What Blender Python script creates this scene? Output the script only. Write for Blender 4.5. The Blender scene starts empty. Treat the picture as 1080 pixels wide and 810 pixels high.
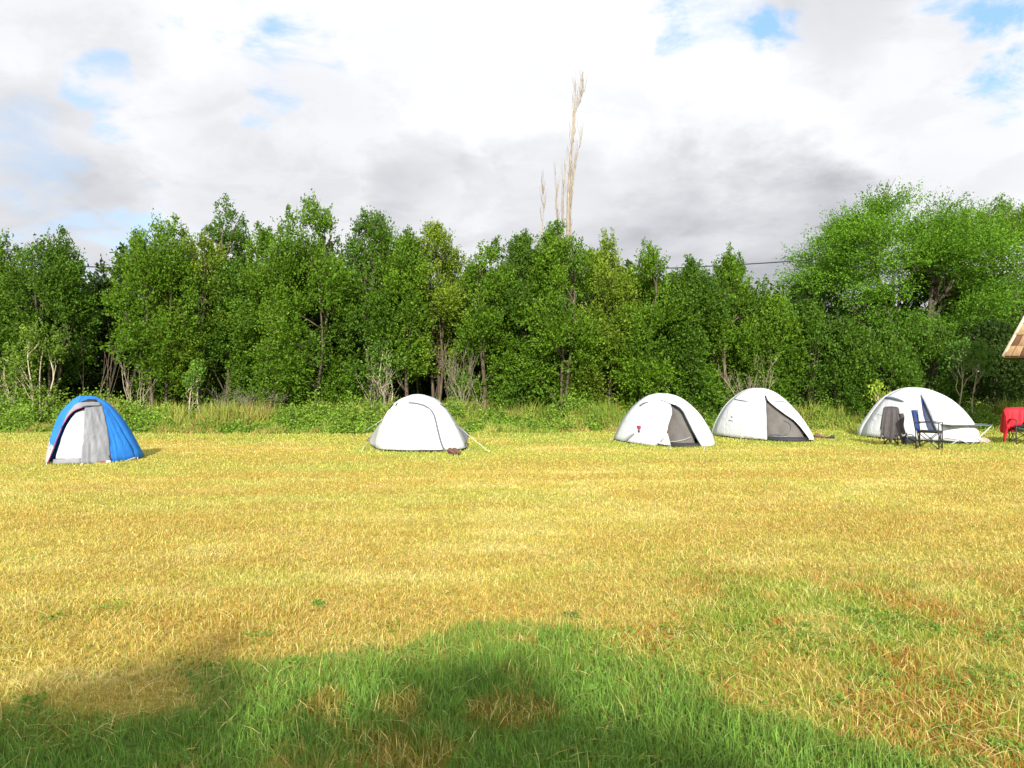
import bpy, math, random
import numpy as np
from math import sin, cos, tan, pi, radians, sqrt
from mathutils import Vector
C = bpy.context.scene.collection
S = bpy.context.scene

# ------------------------------------------------------------------ camera
CAMZ, F, CX, HY = 1.6, 780.0, 540.0, 400.0
cam = bpy.data.objects.new('camera', bpy.data.cameras.new('camera')); C.objects.link(cam)
cam.location = (0, 0, CAMZ); cam.rotation_euler = (radians(90), 0, 0)
cam.data.sensor_width = 36; cam.data.lens = F / 1080 * 36
cam.data.shift_y = -5 / 1080; cam.data.clip_end = 3000; cam.data.clip_start = .05
S.camera = cam
S.render.engine = 'CYCLES'
S.cycles.use_denoising = True
S.cycles.max_bounces = 7; S.cycles.diffuse_bounces = 4; S.cycles.transmission_bounces = 4
S.view_settings.view_transform = 'Standard'; S.view_settings.look = 'None'
S.view_settings.exposure = 0.43; S.view_settings.gamma = 1
S.view_settings.use_curve_mapping = False
# ------------------------------------------------------------------ sun
SUN_EL = radians(26)
SUN_AZ = radians(-1)          # direction the light travels, measured from +Y towards +X
ld = bpy.data.lights.new('sun', 'SUN'); ld.energy = 5.0; ld.angle = radians(1.0); ld.color = (1, .94, .83)
sun = bpy.data.objects.new('sun', ld); C.objects.link(sun)
tv = Vector((sin(SUN_AZ) * cos(SUN_EL), cos(SUN_AZ) * cos(SUN_EL), -sin(SUN_EL)))
sun.rotation_euler = tv.to_track_quat('-Z', 'Y').to_euler()
sun.location = (0, -30, 30)

# ------------------------------------------------------------------ world
W = bpy.data.worlds.new('World'); S.world = W; W.use_nodes = True
nt = W.node_tree; nt.nodes.clear(); N = nt.nodes; L = nt.links


class NG:
    """small helper for node maths"""
    def __init__(s, tree): s.t = tree; s.n = tree.nodes; s.l = tree.links

    def put(s, sock, v):
        if isinstance(v, bpy.types.NodeSocket): s.l.new(v, sock)
        elif v is not None: sock.default_value = v

    def m(s, op, a, b=None, c=None, clamp=False):
        n = s.n.new('ShaderNodeMath'); n.operation = op; n.use_clamp = clamp
        s.put(n.inputs[0], a); s.put(n.inputs[1], b); s.put(n.inputs[2], c); return n.outputs[0]

    def v(s, op, a, b=None):
        n = s.n.new('ShaderNodeVectorMath'); n.operation = op
        s.put(n.inputs[0], a)
        if op == 'SCALE': s.put(n.inputs['Scale'], b)
        else: s.put(n.inputs[1], b)
        return n.outputs['Value'] if op in ('DOT_PRODUCT', 'LENGTH') else n.outputs[0]

    def rng(s, x, a, b, c=0., d=1., smooth=True):
        n = s.n.new('ShaderNodeMapRange'); n.interpolation_type = 'SMOOTHSTEP' if smooth else 'LINEAR'
        s.put(n.inputs[0], x)
        for i, q in enumerate((a, b, c, d)): n.inputs[i + 1].default_value = q
        return n.outputs[0]

    def noise(s, vec, scale, detail=4, rough=.5, dist=0, out=0):
        n = s.n.new('ShaderNodeTexNoise'); s.put(n.inputs['Vector'], vec)
        n.inputs['Scale'].default_value = scale; n.inputs['Detail'].default_value = detail
        n.inputs['Roughness'].default_value = rough; n.inputs['Distortion'].default_value = dist
        return n.outputs[out]

    def mix(s, f, a, b, mode='MIX'):
        n = s.n.new('ShaderNodeMix'); n.data_type = 'RGBA'; n.blend_type = mode
        s.put(n.inputs[0], f); s.put(n.inputs[6], a); s.put(n.inputs[7], b); return n.outputs[2]


def pdir(px, py):
    v = Vector(((px - CX) / F, 1, (HY - py) / F)).normalized(); return tuple(v)


g = NG(nt)
sky = N.new('ShaderNodeTexSky'); sky.sky_type = 'NISHITA'; sky.sun_disc = False
sky.sun_elevation = SUN_EL; sky.sun_rotation = pi + SUN_AZ; sky.air_density = 1.0; sky.dust_density = .6; sky.ozone_density = 2
tc = N.new('ShaderNodeTexCoord'); D0 = tc.outputs['Generated']
sep = N.new('ShaderNodeSeparateXYZ'); L.new(D0, sep.inputs[0])
zz = g.m('ADD', g.m('MAXIMUM', sep.outputs[2], 0.), .32)
pl = g.v('SCALE', D0, g.m('DIVIDE', 1., zz))
n_big = g.noise(pl, 1.5, 5, .55, .3)
n_fine = g.noise(pl, 4.5, 8, .62, .4)
warpc = g.noise(pl, 5.0, 5, .6, 0, 1)
warp = g.v('SCALE', g.v('SUBTRACT', warpc, (.5, .5, .5)), .17)
Dw = g.v('NORMALIZE', g.v('ADD', D0, warp))


def blob(px, py, r, amt=1., soft=.25):
    return g.m('MULTIPLY', g.rng(g.v('DOT_PRODUCT', Dw, pdir(px, py)), cos(radians(r)), cos(radians(r * soft))), amt)


def many(lst, op='MAXIMUM'):
    o = None
    for b in lst:
        x = blob(*b); o = x if o is None else g.m(op, o, x)
    return o


holes = many([(100, 80, 2.6, .6), (120, 93, 1.9, .6), (212, 0, 2.6, .9), (288, 38, 2.6, .8), (300, 62, 2.2, .7), (286, 100, 1.6, .5),
              (335, 60, 2.4, .3), (722, 30, 2.4, .8), (802, 48, 2.8, 1.), (760, 8, 3, .4), (1062, 100, 2.4, 1.2),
              (1045, 95, 1.8, .8), (1005, 2, 2.2, .8), (1062, 10, 2.6, 1.), (148, 262, 4.5, .55), (35, 170, 4, .3), (60, 265, 3, .4)])
holes = g.m('MULTIPLY', holes, g.rng(n_fine, .40, .62, .0, 1.15), clamp=True)
# behind the photographer the cover is broken: more blue
back = g.m('MULTIPLY', g.rng(sep.outputs[1], .25, -.35), g.rng(n_big, .46, .62))
gap = g.m('MAXIMUM', holes, back, clamp=True)
grey = many([(700, 262, 10, .8), (590, 240, 9, .8), (820, 285, 10, .85), (450, 225, 8, .6), (330, 205, 7, .3), (770, 215, 7, .35), (1000, 170, 7, .2), (20, 205, 11, .6), (880, 8, 7, .4), (800, 245, 6, .4),
             (50, 35, 9, .3), (250, 170, 8, .28), (330, 150, 9, .22), (985, 110, 8, .18), (640, 170, 6, .2), (510, 225, 6, .5), (250, 200, 7, .3)])
grey = g.m('MULTIPLY', grey, g.rng(n_big, .30, .68, .45, 1.25))
shade = g.m('ADD', grey, g.m('MULTIPLY', g.rng(n_fine, .46, .60), .12), clamp=True)
sunward_fill = g.rng(sep.outputs[1], .1, -.5, 1., 1.6)  # unseen clouds behind the camera are brightened to lift the fill light
cloud = g.mix(shade, (8.9, 8.95, 9.2, 1), (4.4, 4.5, 4.85, 1))
blue = g.mix(.5, g.v('SCALE', sky.outputs[0], 2.2), (3.6, 6.3, 9.6, 1))
low = g.rng(sep.outputs[2], -.02, .0)
bgc = g.mix(gap, g.v('SCALE', cloud, sunward_fill), blue)
bgc = g.mix(low, (1.6, 1.5, .7, 1), bgc)
bg = N.new('ShaderNodeBackground'); bg.inputs[1].default_value = .088; L.new(bgc, bg.inputs[0])
wo = N.new('ShaderNodeOutputWorld'); L.new(bg.outputs[0], wo.inputs[0])


# ------------------------------------------------------------------ helpers
def px2w(px, py, Y): return Vector(((px - CX) / F * Y, Y, CAMZ - (py - HY) / F * Y))
def ground_at(px, py):
    Y = CAMZ * F / (py - HY); return Vector(((px - CX) / F * Y, Y, 0))


def tag(o, label=None, cat=None, group=None, kind=None):
    for k, v in (('label', label), ('category', cat), ('group', group), ('kind', kind)):
        if v: o[k] = v
    return o


def empty(name, loc, rz=0, **k):
    o = bpy.data.objects.new(name, None); C.objects.link(o); o.location = loc; o.rotation_euler = (0, 0, rz)
    o.empty_display_size = .2
    return tag(o, **k)


def mesh_np(name, V, Q, mat, parent=None, cols=None, smooth=False, loc=None):
    """V (n,3); Q list of face arrays (each (m,k)); cols per-vertex rgb"""
    me = bpy.data.meshes.new(name)
    V = np.asarray(V, dtype=np.float32)
    if not isinstance(Q, list): Q = [Q]
    Q = [np.asarray(q, dtype=np.int32) for q in Q if len(q)]
    lv = np.concatenate([q.ravel() for q in Q])
    tot = np.concatenate([np.full(len(q), q.shape[1], dtype=np.int32) for q in Q])
    st = np.concatenate([[0], np.cumsum(tot)[:-1]]).astype(np.int32)
    me.vertices.add(len(V)); me.vertices.foreach_set('co', V.ravel())
    me.loops.add(len(lv)); me.loops.foreach_set('vertex_index', lv)
    me.polygons.add(len(tot)); me.polygons.foreach_set('loop_start', st); me.polygons.foreach_set('loop_total', tot)
    me.update(calc_edges=True); me.validate()
    if smooth: me.polygons.foreach_set('use_smooth', np.ones(len(me.polygons), dtype=bool))
    if cols is not None:
        a = me.color_attributes.new('col', 'FLOAT_COLOR', 'POINT')
        c4 = np.ones((len(V), 4), dtype=np.float32); c4[:, :3] = cols
        a.data.foreach_set('color', c4.ravel())
    me.materials.append(mat)
    o = bpy.data.objects.new(name, me); C.objects.link(o)
    if parent is not None: o.parent = parent
    if loc is not None: o.location = loc
    return o


class MB:
    """collects simple shapes into one mesh"""
    def __init__(s): s.V = []; s.F = []; s.n = 0

    def add(s, vs, fs):
        s.V += [tuple(v) for v in vs]; s.F += [tuple(i + s.n for i in f) for f in fs]; s.n += len(vs)

    def grid(s, P):   # P[i][j] of vectors
        a, b = len(P), len(P[0])
        s.add([p for r in P for p in r], [(i * b + j, i * b + j + 1, (i + 1) * b + j + 1, (i + 1) * b + j) for i in range(a - 1) for j in range(b - 1)])

    def tube(s, pts, r, k=6, r2=None, cap=True):
        pts = [Vector(p) for p in pts]; n = len(pts); vs = []; fs = []
        if r2 is None: r2 = r
        for i, p in enumerate(pts):
            d = (pts[min(i + 1, n - 1)] - pts[max(i - 1, 0)])
            d = d.normalized() if d.length > 1e-9 else Vector((0, 0, 1))
            u = d.cross(Vector((0, 0, 1)) if abs(d.z) < .9 else Vector((1, 0, 0))).normalized(); w = d.cross(u)
            rr = r + (r2 - r) * i / max(1, n - 1)
            for q in range(k): vs.append(p + (u * cos(2 * pi * q / k) + w * sin(2 * pi * q / k)) * rr)
        for i in range(n - 1):
            for q in range(k): fs.append((i * k + q, i * k + (q + 1) % k, (i + 1) * k + (q + 1) % k, (i + 1) * k + q))
        if cap: fs += [tuple(range(k))[::-1], tuple((n - 1) * k + q for q in range(k))]
        s.add(vs, fs)

    def box(s, c, sz, rz=0, rx=0):
        x, y, z = [q / 2 for q in sz]; vs = []
        for a, b, d in ((-x, -y, -z), (x, -y, -z), (x, y, -z), (-x, y, -z), (-x, -y, z), (x, -y, z), (x, y, z), (-x, y, z)):
            b, d = b * cos(rx) - d * sin(rx), b * sin(rx) + d * cos(rx)
            a, b = a * cos(rz) - b * sin(rz), a * sin(rz) + b * cos(rz)
            vs.append((c[0] + a, c[1] + b, c[2] + d))
        s.add(vs, [(0, 3, 2, 1), (4, 5, 6, 7), (0, 1, 5, 4), (1, 2, 6, 5), (2, 3, 7, 6), (3, 0, 4, 7)])

    def blob(s, c, r, nu=10, nv=7, jit=0, rnd=random):
        vs = []
        for i in range(nv + 1):
            for j in range(nu):
                t = pi * i / nv; a = 2 * pi * j / nu; k = 1 + rnd.uniform(-jit, jit) * sin(t)
                vs.append((c[0] + r[0] * sin(t) * cos(a) * k, c[1] + r[1] * sin(t) * sin(a) * k, c[2] + r[2] * cos(t) * (k if 0 < i < nv else 1)))
        s.add(vs, [(i * nu + j, i * nu + (j + 1) % nu, (i + 1) * nu + (j + 1) % nu, (i + 1) * nu + j) for i in range(nv) for j in range(nu)])

    def build(s, name, mat, parent=None, smooth=True, thick=0, bevel=0):
        me = bpy.data.meshes.new(name); me.from_pydata(s.V, [], s.F); me.update(); me.validate()
        me.polygons.foreach_set('use_smooth', [smooth] * len(me.polygons))
        me.materials.append(mat)
        o = bpy.data.objects.new(name, me); C.objects.link(o)
        if parent is not None: o.parent = parent
        if thick:
            md = o.modifiers.new('thickness', 'SOLIDIFY'); md.thickness = thick; md.offset = 0
        if bevel:
            md = o.modifiers.new('bevel', 'BEVEL'); md.width = bevel; md.segments = 2; md.limit_method = 'ANGLE'
        return o


# ------------------------------------------------------------------ numpy noise
_rs = np.random.RandomState(5); _lat = _rs.rand(256, 256)


def vnoise(x, y, sc=1., seed=0):
    x = np.asarray(x, float) * sc + seed * 17.3; y = np.asarray(y, float) * sc + seed * 9.1
    xi = np.floor(x).astype(int); yi = np.floor(y).astype(int); fx = x - xi; fy = y - yi
    fx = fx * fx * (3 - 2 * fx); fy = fy * fy * (3 - 2 * fy)
    L_ = lambda a, b: _lat[a % 256, b % 256]
    return (L_(xi, yi) * (1 - fx) + L_(xi + 1, yi) * fx) * (1 - fy) + (L_(xi, yi + 1) * (1 - fx) + L_(xi + 1, yi + 1) * fx) * fy


def fbm(x, y, sc=1., o=4, seed=0):
    t = 0; a = .5; w = 0
    for i in range(o): t = t + a * vnoise(x, y, sc * 2 ** i, seed + i); w += a; a *= .55
    return t / w


def sstep(a, b, x): t = np.clip((x - a) / (b - a), 0, 1); return t * t * (3 - 2 * t)


# ------------------------------------------------------------------ materials
def mat_new(name):
    m = bpy.data.materials.new(name); m.use_nodes = True; t = m.node_tree; t.nodes.clear()
    g = NG(t); o = t.nodes.new('ShaderNodeOutputMaterial'); return m, g, o


def princ(g, col, rough=.7, spec=.3, metal=0, normal=None, sheen=0):
    b = g.n.new('ShaderNodeBsdfPrincipled'); g.put(b.inputs['Base Color'], col); g.put(b.inputs['Roughness'], rough)
    b.inputs['Specular IOR Level'].default_value = spec; b.inputs['Metallic'].default_value = metal
    if normal is not None: g.put(b.inputs['Normal'], normal)
    return b.outputs[0]


def bump(g, h, strength=.3, dist=.02):
    b = g.n.new('ShaderNodeBump'); b.inputs['Strength'].default_value = strength; b.inputs['Distance'].default_value = dist
    g.put(b.inputs['Height'], h); return b.outputs[0]


def leaf_mat(name, trans=.35, tint=(1.2, 1.1, .5), rough=.5, spec=.16):
    m, g, o = mat_new(name)
    a = g.n.new('ShaderNodeAttribute'); a.attribute_name = 'col'; c = a.outputs['Color']
    p = princ(g, c, rough, spec)
    t = g.n.new('ShaderNodeBsdfTranslucent'); g.put(t.inputs[0], g.mix(1., c, (*tint, 1), 'MULTIPLY'))
    mx = g.n.new('ShaderNodeMixShader'); mx.inputs[0].default_value = trans
    g.l.new(p, mx.inputs[1]); g.l.new(t.outputs[0], mx.inputs[2]); g.l.new(mx.outputs[0], o.inputs[0]); return m


def fabric_mat(name, col, col2=None, trans=.12, rough=.6, scale=9, bstr=.25, stain=.08):
    m, g, o = mat_new(name)
    tcn = g.n.new('ShaderNodeTexCoord'); P = tcn.outputs['Object']
    n1 = g.noise(P, scale, 4, .55, .8); n2 = g.noise(P, 2.3, 5, .6)
    c2 = col2 or tuple(q * (1 - stain * 2) for q in col)
    c = g.mix(g.rng(n2, .35, .75), (*col, 1), (*c2, 1))
    nm = bump(g, n1, bstr, .03)
    p = princ(g, c, rough, .25, 0, nm)
    t = g.n.new('ShaderNodeBsdfTranslucent'); g.put(t.inputs[0], c); g.put(t.inputs['Normal'], nm)
    mx = g.n.new('ShaderNodeMixShader'); mx.inputs[0].default_value = trans
    g.l.new(p, mx.inputs[1]); g.l.new(t.outputs[0], mx.inputs[2]); g.l.new(mx.outputs[0], o.inputs[0]); return m


def plain(name, col, rough=.6, spec=.4, metal=0, var=.2, scale=30, bs=.1):
    m, g, o = mat_new(name)
    tcn = g.n.new('ShaderNodeTexCoord'); n = g.noise(tcn.outputs['Object'], scale, 4)
    c = g.mix(n, (*[q * (1 + var) for q in col], 1), (*[q * (1 - var) for q in col], 1))
    g.l.new(princ(g, c, rough, spec, metal, bump(g, n, bs, .005)), o.inputs[0]); return m


M_leaf = leaf_mat('leaf', .27)
M_grass = leaf_mat('grass_blades', .30, (1.1, 1.05, .7), .6, .2)
M_white = fabric_mat('white_tent_fabric', (.70, .71, .735), trans=.10, stain=.05, scale=4.5, bstr=.9)
M_seam = fabric_mat('seam_tape', (.56, .57, .60), trans=.02)
M_offwhite = fabric_mat('pale_grey_tent_fabric', (.50, .50, .48), trans=.12)
M_blue = fabric_mat('blue_tent_fabric', (.028, .22, .66), (.022, .17, .56), trans=.15, scale=7, bstr=.5)
M_grey = fabric_mat('grey_tent_fabric', (.27, .275, .30), (.22, .225, .245), trans=.1, scale=8, bstr=.55)
M_mesh = fabric_mat('tent_mesh', (.155, .14, .13), (.11, .10, .095), trans=.05, scale=20)
M_dark = fabric_mat('dark_fabric', (.03, .03, .034), trans=.02)
M_charcoal = fabric_mat('charcoal_fabric', (.075, .066, .068), (.055, .048, .05), trans=.02, scale=12, bstr=.6)
M_navy = fabric_mat('navy_fabric', (.025, .06, .22), (.02, .045, .16), trans=.05)
M_slate = fabric_mat('slate_mesh', (.10, .11, .16), trans=.05)
M_red = fabric_mat('red_fabric', (.62, .02, .035), (.52, .012, .025), trans=.1, bstr=.5, scale=8)
M_teal = fabric_mat('teal_fabric', (.06, .22, .17), trans=.05)
M_trim = plain('dark_trim', (.10, .12, .15), .6)
M_redtrim = plain('red_trim', (.35, .04, .08), .6)
M_cord = plain('guy_cord', (.66, .68, .55), .7)
M_peg = plain('peg_metal', (.5, .5, .5), .35, .5, .8)
M_black = plain('black_steel', (.02, .02, .022), .4)
M_alu = plain('table_leg_metal', (.7, .7, .68), .35, .5, .3)
M_brown = plain('brown_leather', (.13, .06, .045), .6, var=.35)
M_dull = plain('dark_rubber', (.03, .028, .026), .7)
M_beige = fabric_mat('beige_cloth', (.42, .34, .25), trans=.05)
M_glass = plain('bottle_glass', (.02, .025, .02), .15, .5)

# ------------------------------------------------------------------ ground
# where the long lush grass begins, as a distance for each lateral place
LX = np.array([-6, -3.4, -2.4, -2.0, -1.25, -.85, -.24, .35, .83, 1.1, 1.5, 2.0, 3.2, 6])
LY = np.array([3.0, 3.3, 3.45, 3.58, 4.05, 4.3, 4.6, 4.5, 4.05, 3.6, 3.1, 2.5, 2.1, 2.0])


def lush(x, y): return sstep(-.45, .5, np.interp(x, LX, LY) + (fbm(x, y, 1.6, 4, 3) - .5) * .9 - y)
def weedy(x, y): return sstep(-.6, .8, x - 0.6 + (fbm(x, y, .8, 3, 8) - .5) * 3) * sstep(7.2, 4.6, y + (fbm(x, y, .8, 3, 5) - .5) * 2.5)


TENT_C = [(-8.2, 14.4, 1.3), (-1.9, 17.0, 2.0), (3.7, 18.8, 2.2), (6.6, 20.2, 2.2), (11.2, 19.3, 2.6), (9.0, 19, 1.6)]


def fringe(x, y):
    f = sstep(17.6, 21.6, y + (fbm(x, y, .5, 4, 11) - .5) * 5 + np.where(x > 0, 1.2, -.2))
    for a, b, r in TENT_C:
        d = np.hypot(x - a, (y - b) * .9); f = np.maximum(f, sstep(r + .35, r - .45, d + (fbm(x, y, 1.2, 3, 14) - .5) * 1.0) * (.85 if a > -5 else .25))
    return f


STRAW = np.array([.62, .50, .115]); PALE = np.array([.74, .64, .23]); OCHRE = np.array([.53, .36, .078]); RUST = np.array([.45, .20, .04])
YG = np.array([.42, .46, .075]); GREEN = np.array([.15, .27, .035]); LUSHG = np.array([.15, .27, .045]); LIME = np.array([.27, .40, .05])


def lerp(a, b, t): return a + (b - a) * t[..., None]


def field_col(x, y):
    streak = fbm(x * .22, y * 1.15, .85, 5, 21); sm = fbm(x * .6, y, 3.0, 4, 31)
    c = lerp(STRAW[None].repeat(len(x), 0), PALE, sstep(.42, .72, sm) * .8)
    c = lerp(c, YG, sstep(.50, .62, fbm(x * .7, y, 1.1, 4, 45)) * .38)
    c = lerp(c, OCHRE, sstep(.50, .68, streak) * .62)
    c = lerp(c, YG, sstep(.58, .38, fbm(x * .35, y, .6, 4, 41)) * .6 * sstep(7, 11, y) + 0 * y)
    c = lerp(c, OCHRE, sstep(.48, .60, fbm(x * .5, y, 1.5, 4, 51)) * .55)
    w = weedy(x, y)
    c = lerp(c, RUST, w * sstep(.44, .56, fbm(x, y, 1.7, 4, 61)) * .95)
    c = lerp(c, LIME, w * sstep(.50, .62, fbm(x, y, 1.9, 4, 71)) * .8)
    c = lerp(c, lerp(YG[None].repeat(len(x), 0), LIME, sstep(.4, .65, fbm(x, y, .9, 3, 77))), fringe(x, y) * .85)
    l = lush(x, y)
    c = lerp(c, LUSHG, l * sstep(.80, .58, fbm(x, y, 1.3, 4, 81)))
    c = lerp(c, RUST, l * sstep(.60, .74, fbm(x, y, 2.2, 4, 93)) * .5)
    return c


def axis(lo, hi, st, far):
    a = list(np.arange(lo, hi + 1e-6, st)); k = st
    while a[-1] < far: k *= 1.35; a.append(a[-1] + k)
    k = st; b = []; q = lo
    while q > -far: k *= 1.35; q -= k; b.append(q)
    return np.array(b[::-1] + a)


gx = axis(-18, 18, .12, 900); gy = axis(1, 25, .12, 900)
GX, GY = np.meshgrid(gx, gy); gxr, gyr = GX.ravel(), GY.ravel()
nx, ny = len(gx), len(gy)
idx = np.arange(nx * ny).reshape(ny, nx)
Q = np.stack([idx[:-1, :-1], idx[:-1, 1:], idx[1:, 1:], idx[1:, :-1]], -1).reshape(-1, 4)


def gz(x, y): return (fbm(x, y, .55, 3, 5) - .5) * .05 * sstep(30, 25, np.abs(y)) * sstep(30, 20, np.abs(x)) - .0


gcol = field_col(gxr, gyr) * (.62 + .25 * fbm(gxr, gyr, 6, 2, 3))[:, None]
mg, gg, og = mat_new('dry_mown_ground')
at = gg.n.new('ShaderNodeAttribute'); at.attribute_name = 'col'
geo = gg.n.new('ShaderNodeNewGeometry'); Pn = geo.outputs['Position']
nf = gg.noise(Pn, 28, 6, .7); nf2 = gg.noise(Pn, 90, 3, .7)
gc = gg.mix(gg.rng(nf, .3, .7), gg.mix(1., at.outputs['Color'], (.60, .55, .5, 1), 'MULTIPLY'), gg.mix(1., at.outputs['Color'], (1.5, 1.45, 1.5, 1), 'MULTIPLY'))
gg.l.new(princ(gg, gc, .9, .1, 0, bump(gg, gg.m('ADD', nf, nf2), .8, .03)), og.inputs[0])
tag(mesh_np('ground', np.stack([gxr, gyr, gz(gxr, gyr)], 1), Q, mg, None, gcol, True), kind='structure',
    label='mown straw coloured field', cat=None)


# ------------------------------------------------------------------ grass blades (uncountable)
def blades(x, y, h, w, lean, col, rs, z=None):
    n = len(x); az = rs.rand(n) * 2 * pi; fa = rs.rand(n) * pi
    z0 = (gz(x, y) if z is None else z) - .004
    dx, dy = np.cos(az), np.sin(az); wx, wy = np.cos(fa) * w / 2, np.sin(fa) * w / 2
    mh = h * .55; ml = h * lean * .35; tl = h * lean
    th = h * np.sqrt(np.clip(1 - (lean * .75) ** 2, .08, 1))
    V = np.empty((n, 5, 3))
    V[:, 0] = np.stack([x - wx, y - wy, z0], 1); V[:, 1] = np.stack([x + wx, y + wy, z0], 1)
    V[:, 2] = np.stack([x + wx * .8 + dx * ml, y + wy * .8 + dy * ml, z0 + th * .6], 1)
    V[:, 3] = np.stack([x - wx * .8 + dx * ml, y - wy * .8 + dy * ml, z0 + th * .6], 1)
    V[:, 4] = np.stack([x + dx * tl, y + dy * tl, z0 + th], 1)
    b = np.arange(n)[:, None] * 5
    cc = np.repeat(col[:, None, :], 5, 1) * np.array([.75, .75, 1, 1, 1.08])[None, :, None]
    return V.reshape(-1, 3), b + np.array([[0, 1, 2, 3]]), b + np.array([[3, 2, 4]]), cc.reshape(-1, 3)


def join(parts):
    V = []; Qa = []; Ta = []; Cc = []; n = 0
    for v, q, t, c in parts: V.append(v); Qa.append(q + n); Ta.append(t + n); Cc.append(c); n += len(v)
    return np.concatenate(V), [np.concatenate(Qa), np.concatenate(Ta)], np.concatenate(Cc)


rs = np.random.RandomState(11)
parts = []
for (y0, y1, dens, wd, hh) in ((2.3, 4.2, 5600, .0042, 1.0), (4.2, 6.2, 4600, .0048, .95), (6.2, 9, 3000, .006, .9), (9, 13, 1600, .0085, .85), (13, 18, 850, .012, .85), (18, 23.5, 480, .017, .9)):
    xm = .70 * y1 + 2.6; n = int((y1 - y0) * 2 * xm * dens)
    x = rs.uniform(-xm, xm, n); y = rs.uniform(y0, y1, n)
    ok = np.abs(x) < .70 * y + 2.6; x, y = x[ok], y[ok]; n = len(x)
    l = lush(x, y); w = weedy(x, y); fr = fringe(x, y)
    c = field_col(x, y)
    r = rs.rand(n)[:, None]; r2 = rs.rand(n)
    # single blades differ from the patch they stand in
    c = np.where((r < .20), PALE, c); c = np.where((r > .80) & (r < .90) & (l[:, None] < .5), YG, c); c = np.where((r > .93) & (l[:, None] < .5), OCHRE * .9, c)
    c = np.where((r2[:, None] < .10 + .35 * w[:, None] * (l[:, None] < .6)), LIME * .9, c)
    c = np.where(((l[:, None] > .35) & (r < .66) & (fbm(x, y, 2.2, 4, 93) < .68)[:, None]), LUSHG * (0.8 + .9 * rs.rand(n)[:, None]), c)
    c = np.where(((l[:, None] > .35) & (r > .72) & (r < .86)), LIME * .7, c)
    c = c * (.72 + .55 * rs.rand(n))[:, None]
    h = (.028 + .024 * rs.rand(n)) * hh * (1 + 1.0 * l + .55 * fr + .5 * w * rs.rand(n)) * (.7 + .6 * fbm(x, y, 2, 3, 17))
    lean = np.clip(rs.rand(n) * 1.15 + .1 - .15 * l, .05, 1.2)
    parts.append(blades(x, y, h, wd * (.7 + .6 * rs.rand(n)), lean, c, rs))
# loose clippings lying flat and a few long stalks
n = 26000; y = 2.4 + rs.rand(n) ** 1.4 * 9; x = rs.uniform(-1, 1, n) * (.7 * y + 1)
c = np.where(rs.rand(n)[:, None] < .55, PALE, OCHRE) * (.7 + .5 * rs.rand(n))[:, None]
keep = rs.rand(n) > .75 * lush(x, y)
x, y, c = x[keep], y[keep], c[keep]; n = len(x)
parts.append(blades(x, y, .07 + .06 * rs.rand(n), .003 + .002 * rs.rand(n), np.full(n, 1.25), c, rs, z=gz(x, y) + .012 + .02 * rs.rand(n)))
n = 260; y = 2.5 + rs.rand(n) ** 1.3 * 5; x = rs.uniform(-1, 1, n) * (.7 * y + 1)
parts.append(blades(x, y, .11 + .09 * rs.rand(n), np.full(n, .0035), rs.rand(n) * .8, np.where(rs.rand(n)[:, None] < .5, PALE, LIME * .9) * np.ones((n, 1)), rs))
V, Qs, Cc = join(parts)
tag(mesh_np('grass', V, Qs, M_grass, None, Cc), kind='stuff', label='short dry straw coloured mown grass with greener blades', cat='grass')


# ------------------------------------------------------------------ leaves
def leaves(cen, dirs, size, rs, asp=.55):
    """one folded four-point leaf for each centre; returns V, Q"""
    n = len(cen)
    d = dirs + rs.normal(0, .55, (n, 3)); d /= np.linalg.norm(d, axis=1)[:, None] + 1e-9
    up = rs.normal(0, 1, (n, 3)) + np.array([0, -.15, .9]); s = np.cross(d, up); s /= np.linalg.norm(s, axis=1)[:, None] + 1e-9
    nn = np.cross(s, d)
    L2 = (size / 2)[:, None]; w = L2 * asp
    V = np.empty((n, 4, 3)); V[:, 0] = cen - d * L2; V[:, 1] = cen + s * w + nn * w * .35; V[:, 2] = cen + d * L2; V[:, 3] = cen - s * w + nn * w * .35
    return V.reshape(-1, 3), np.arange(n * 4).reshape(n, 4)


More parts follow.
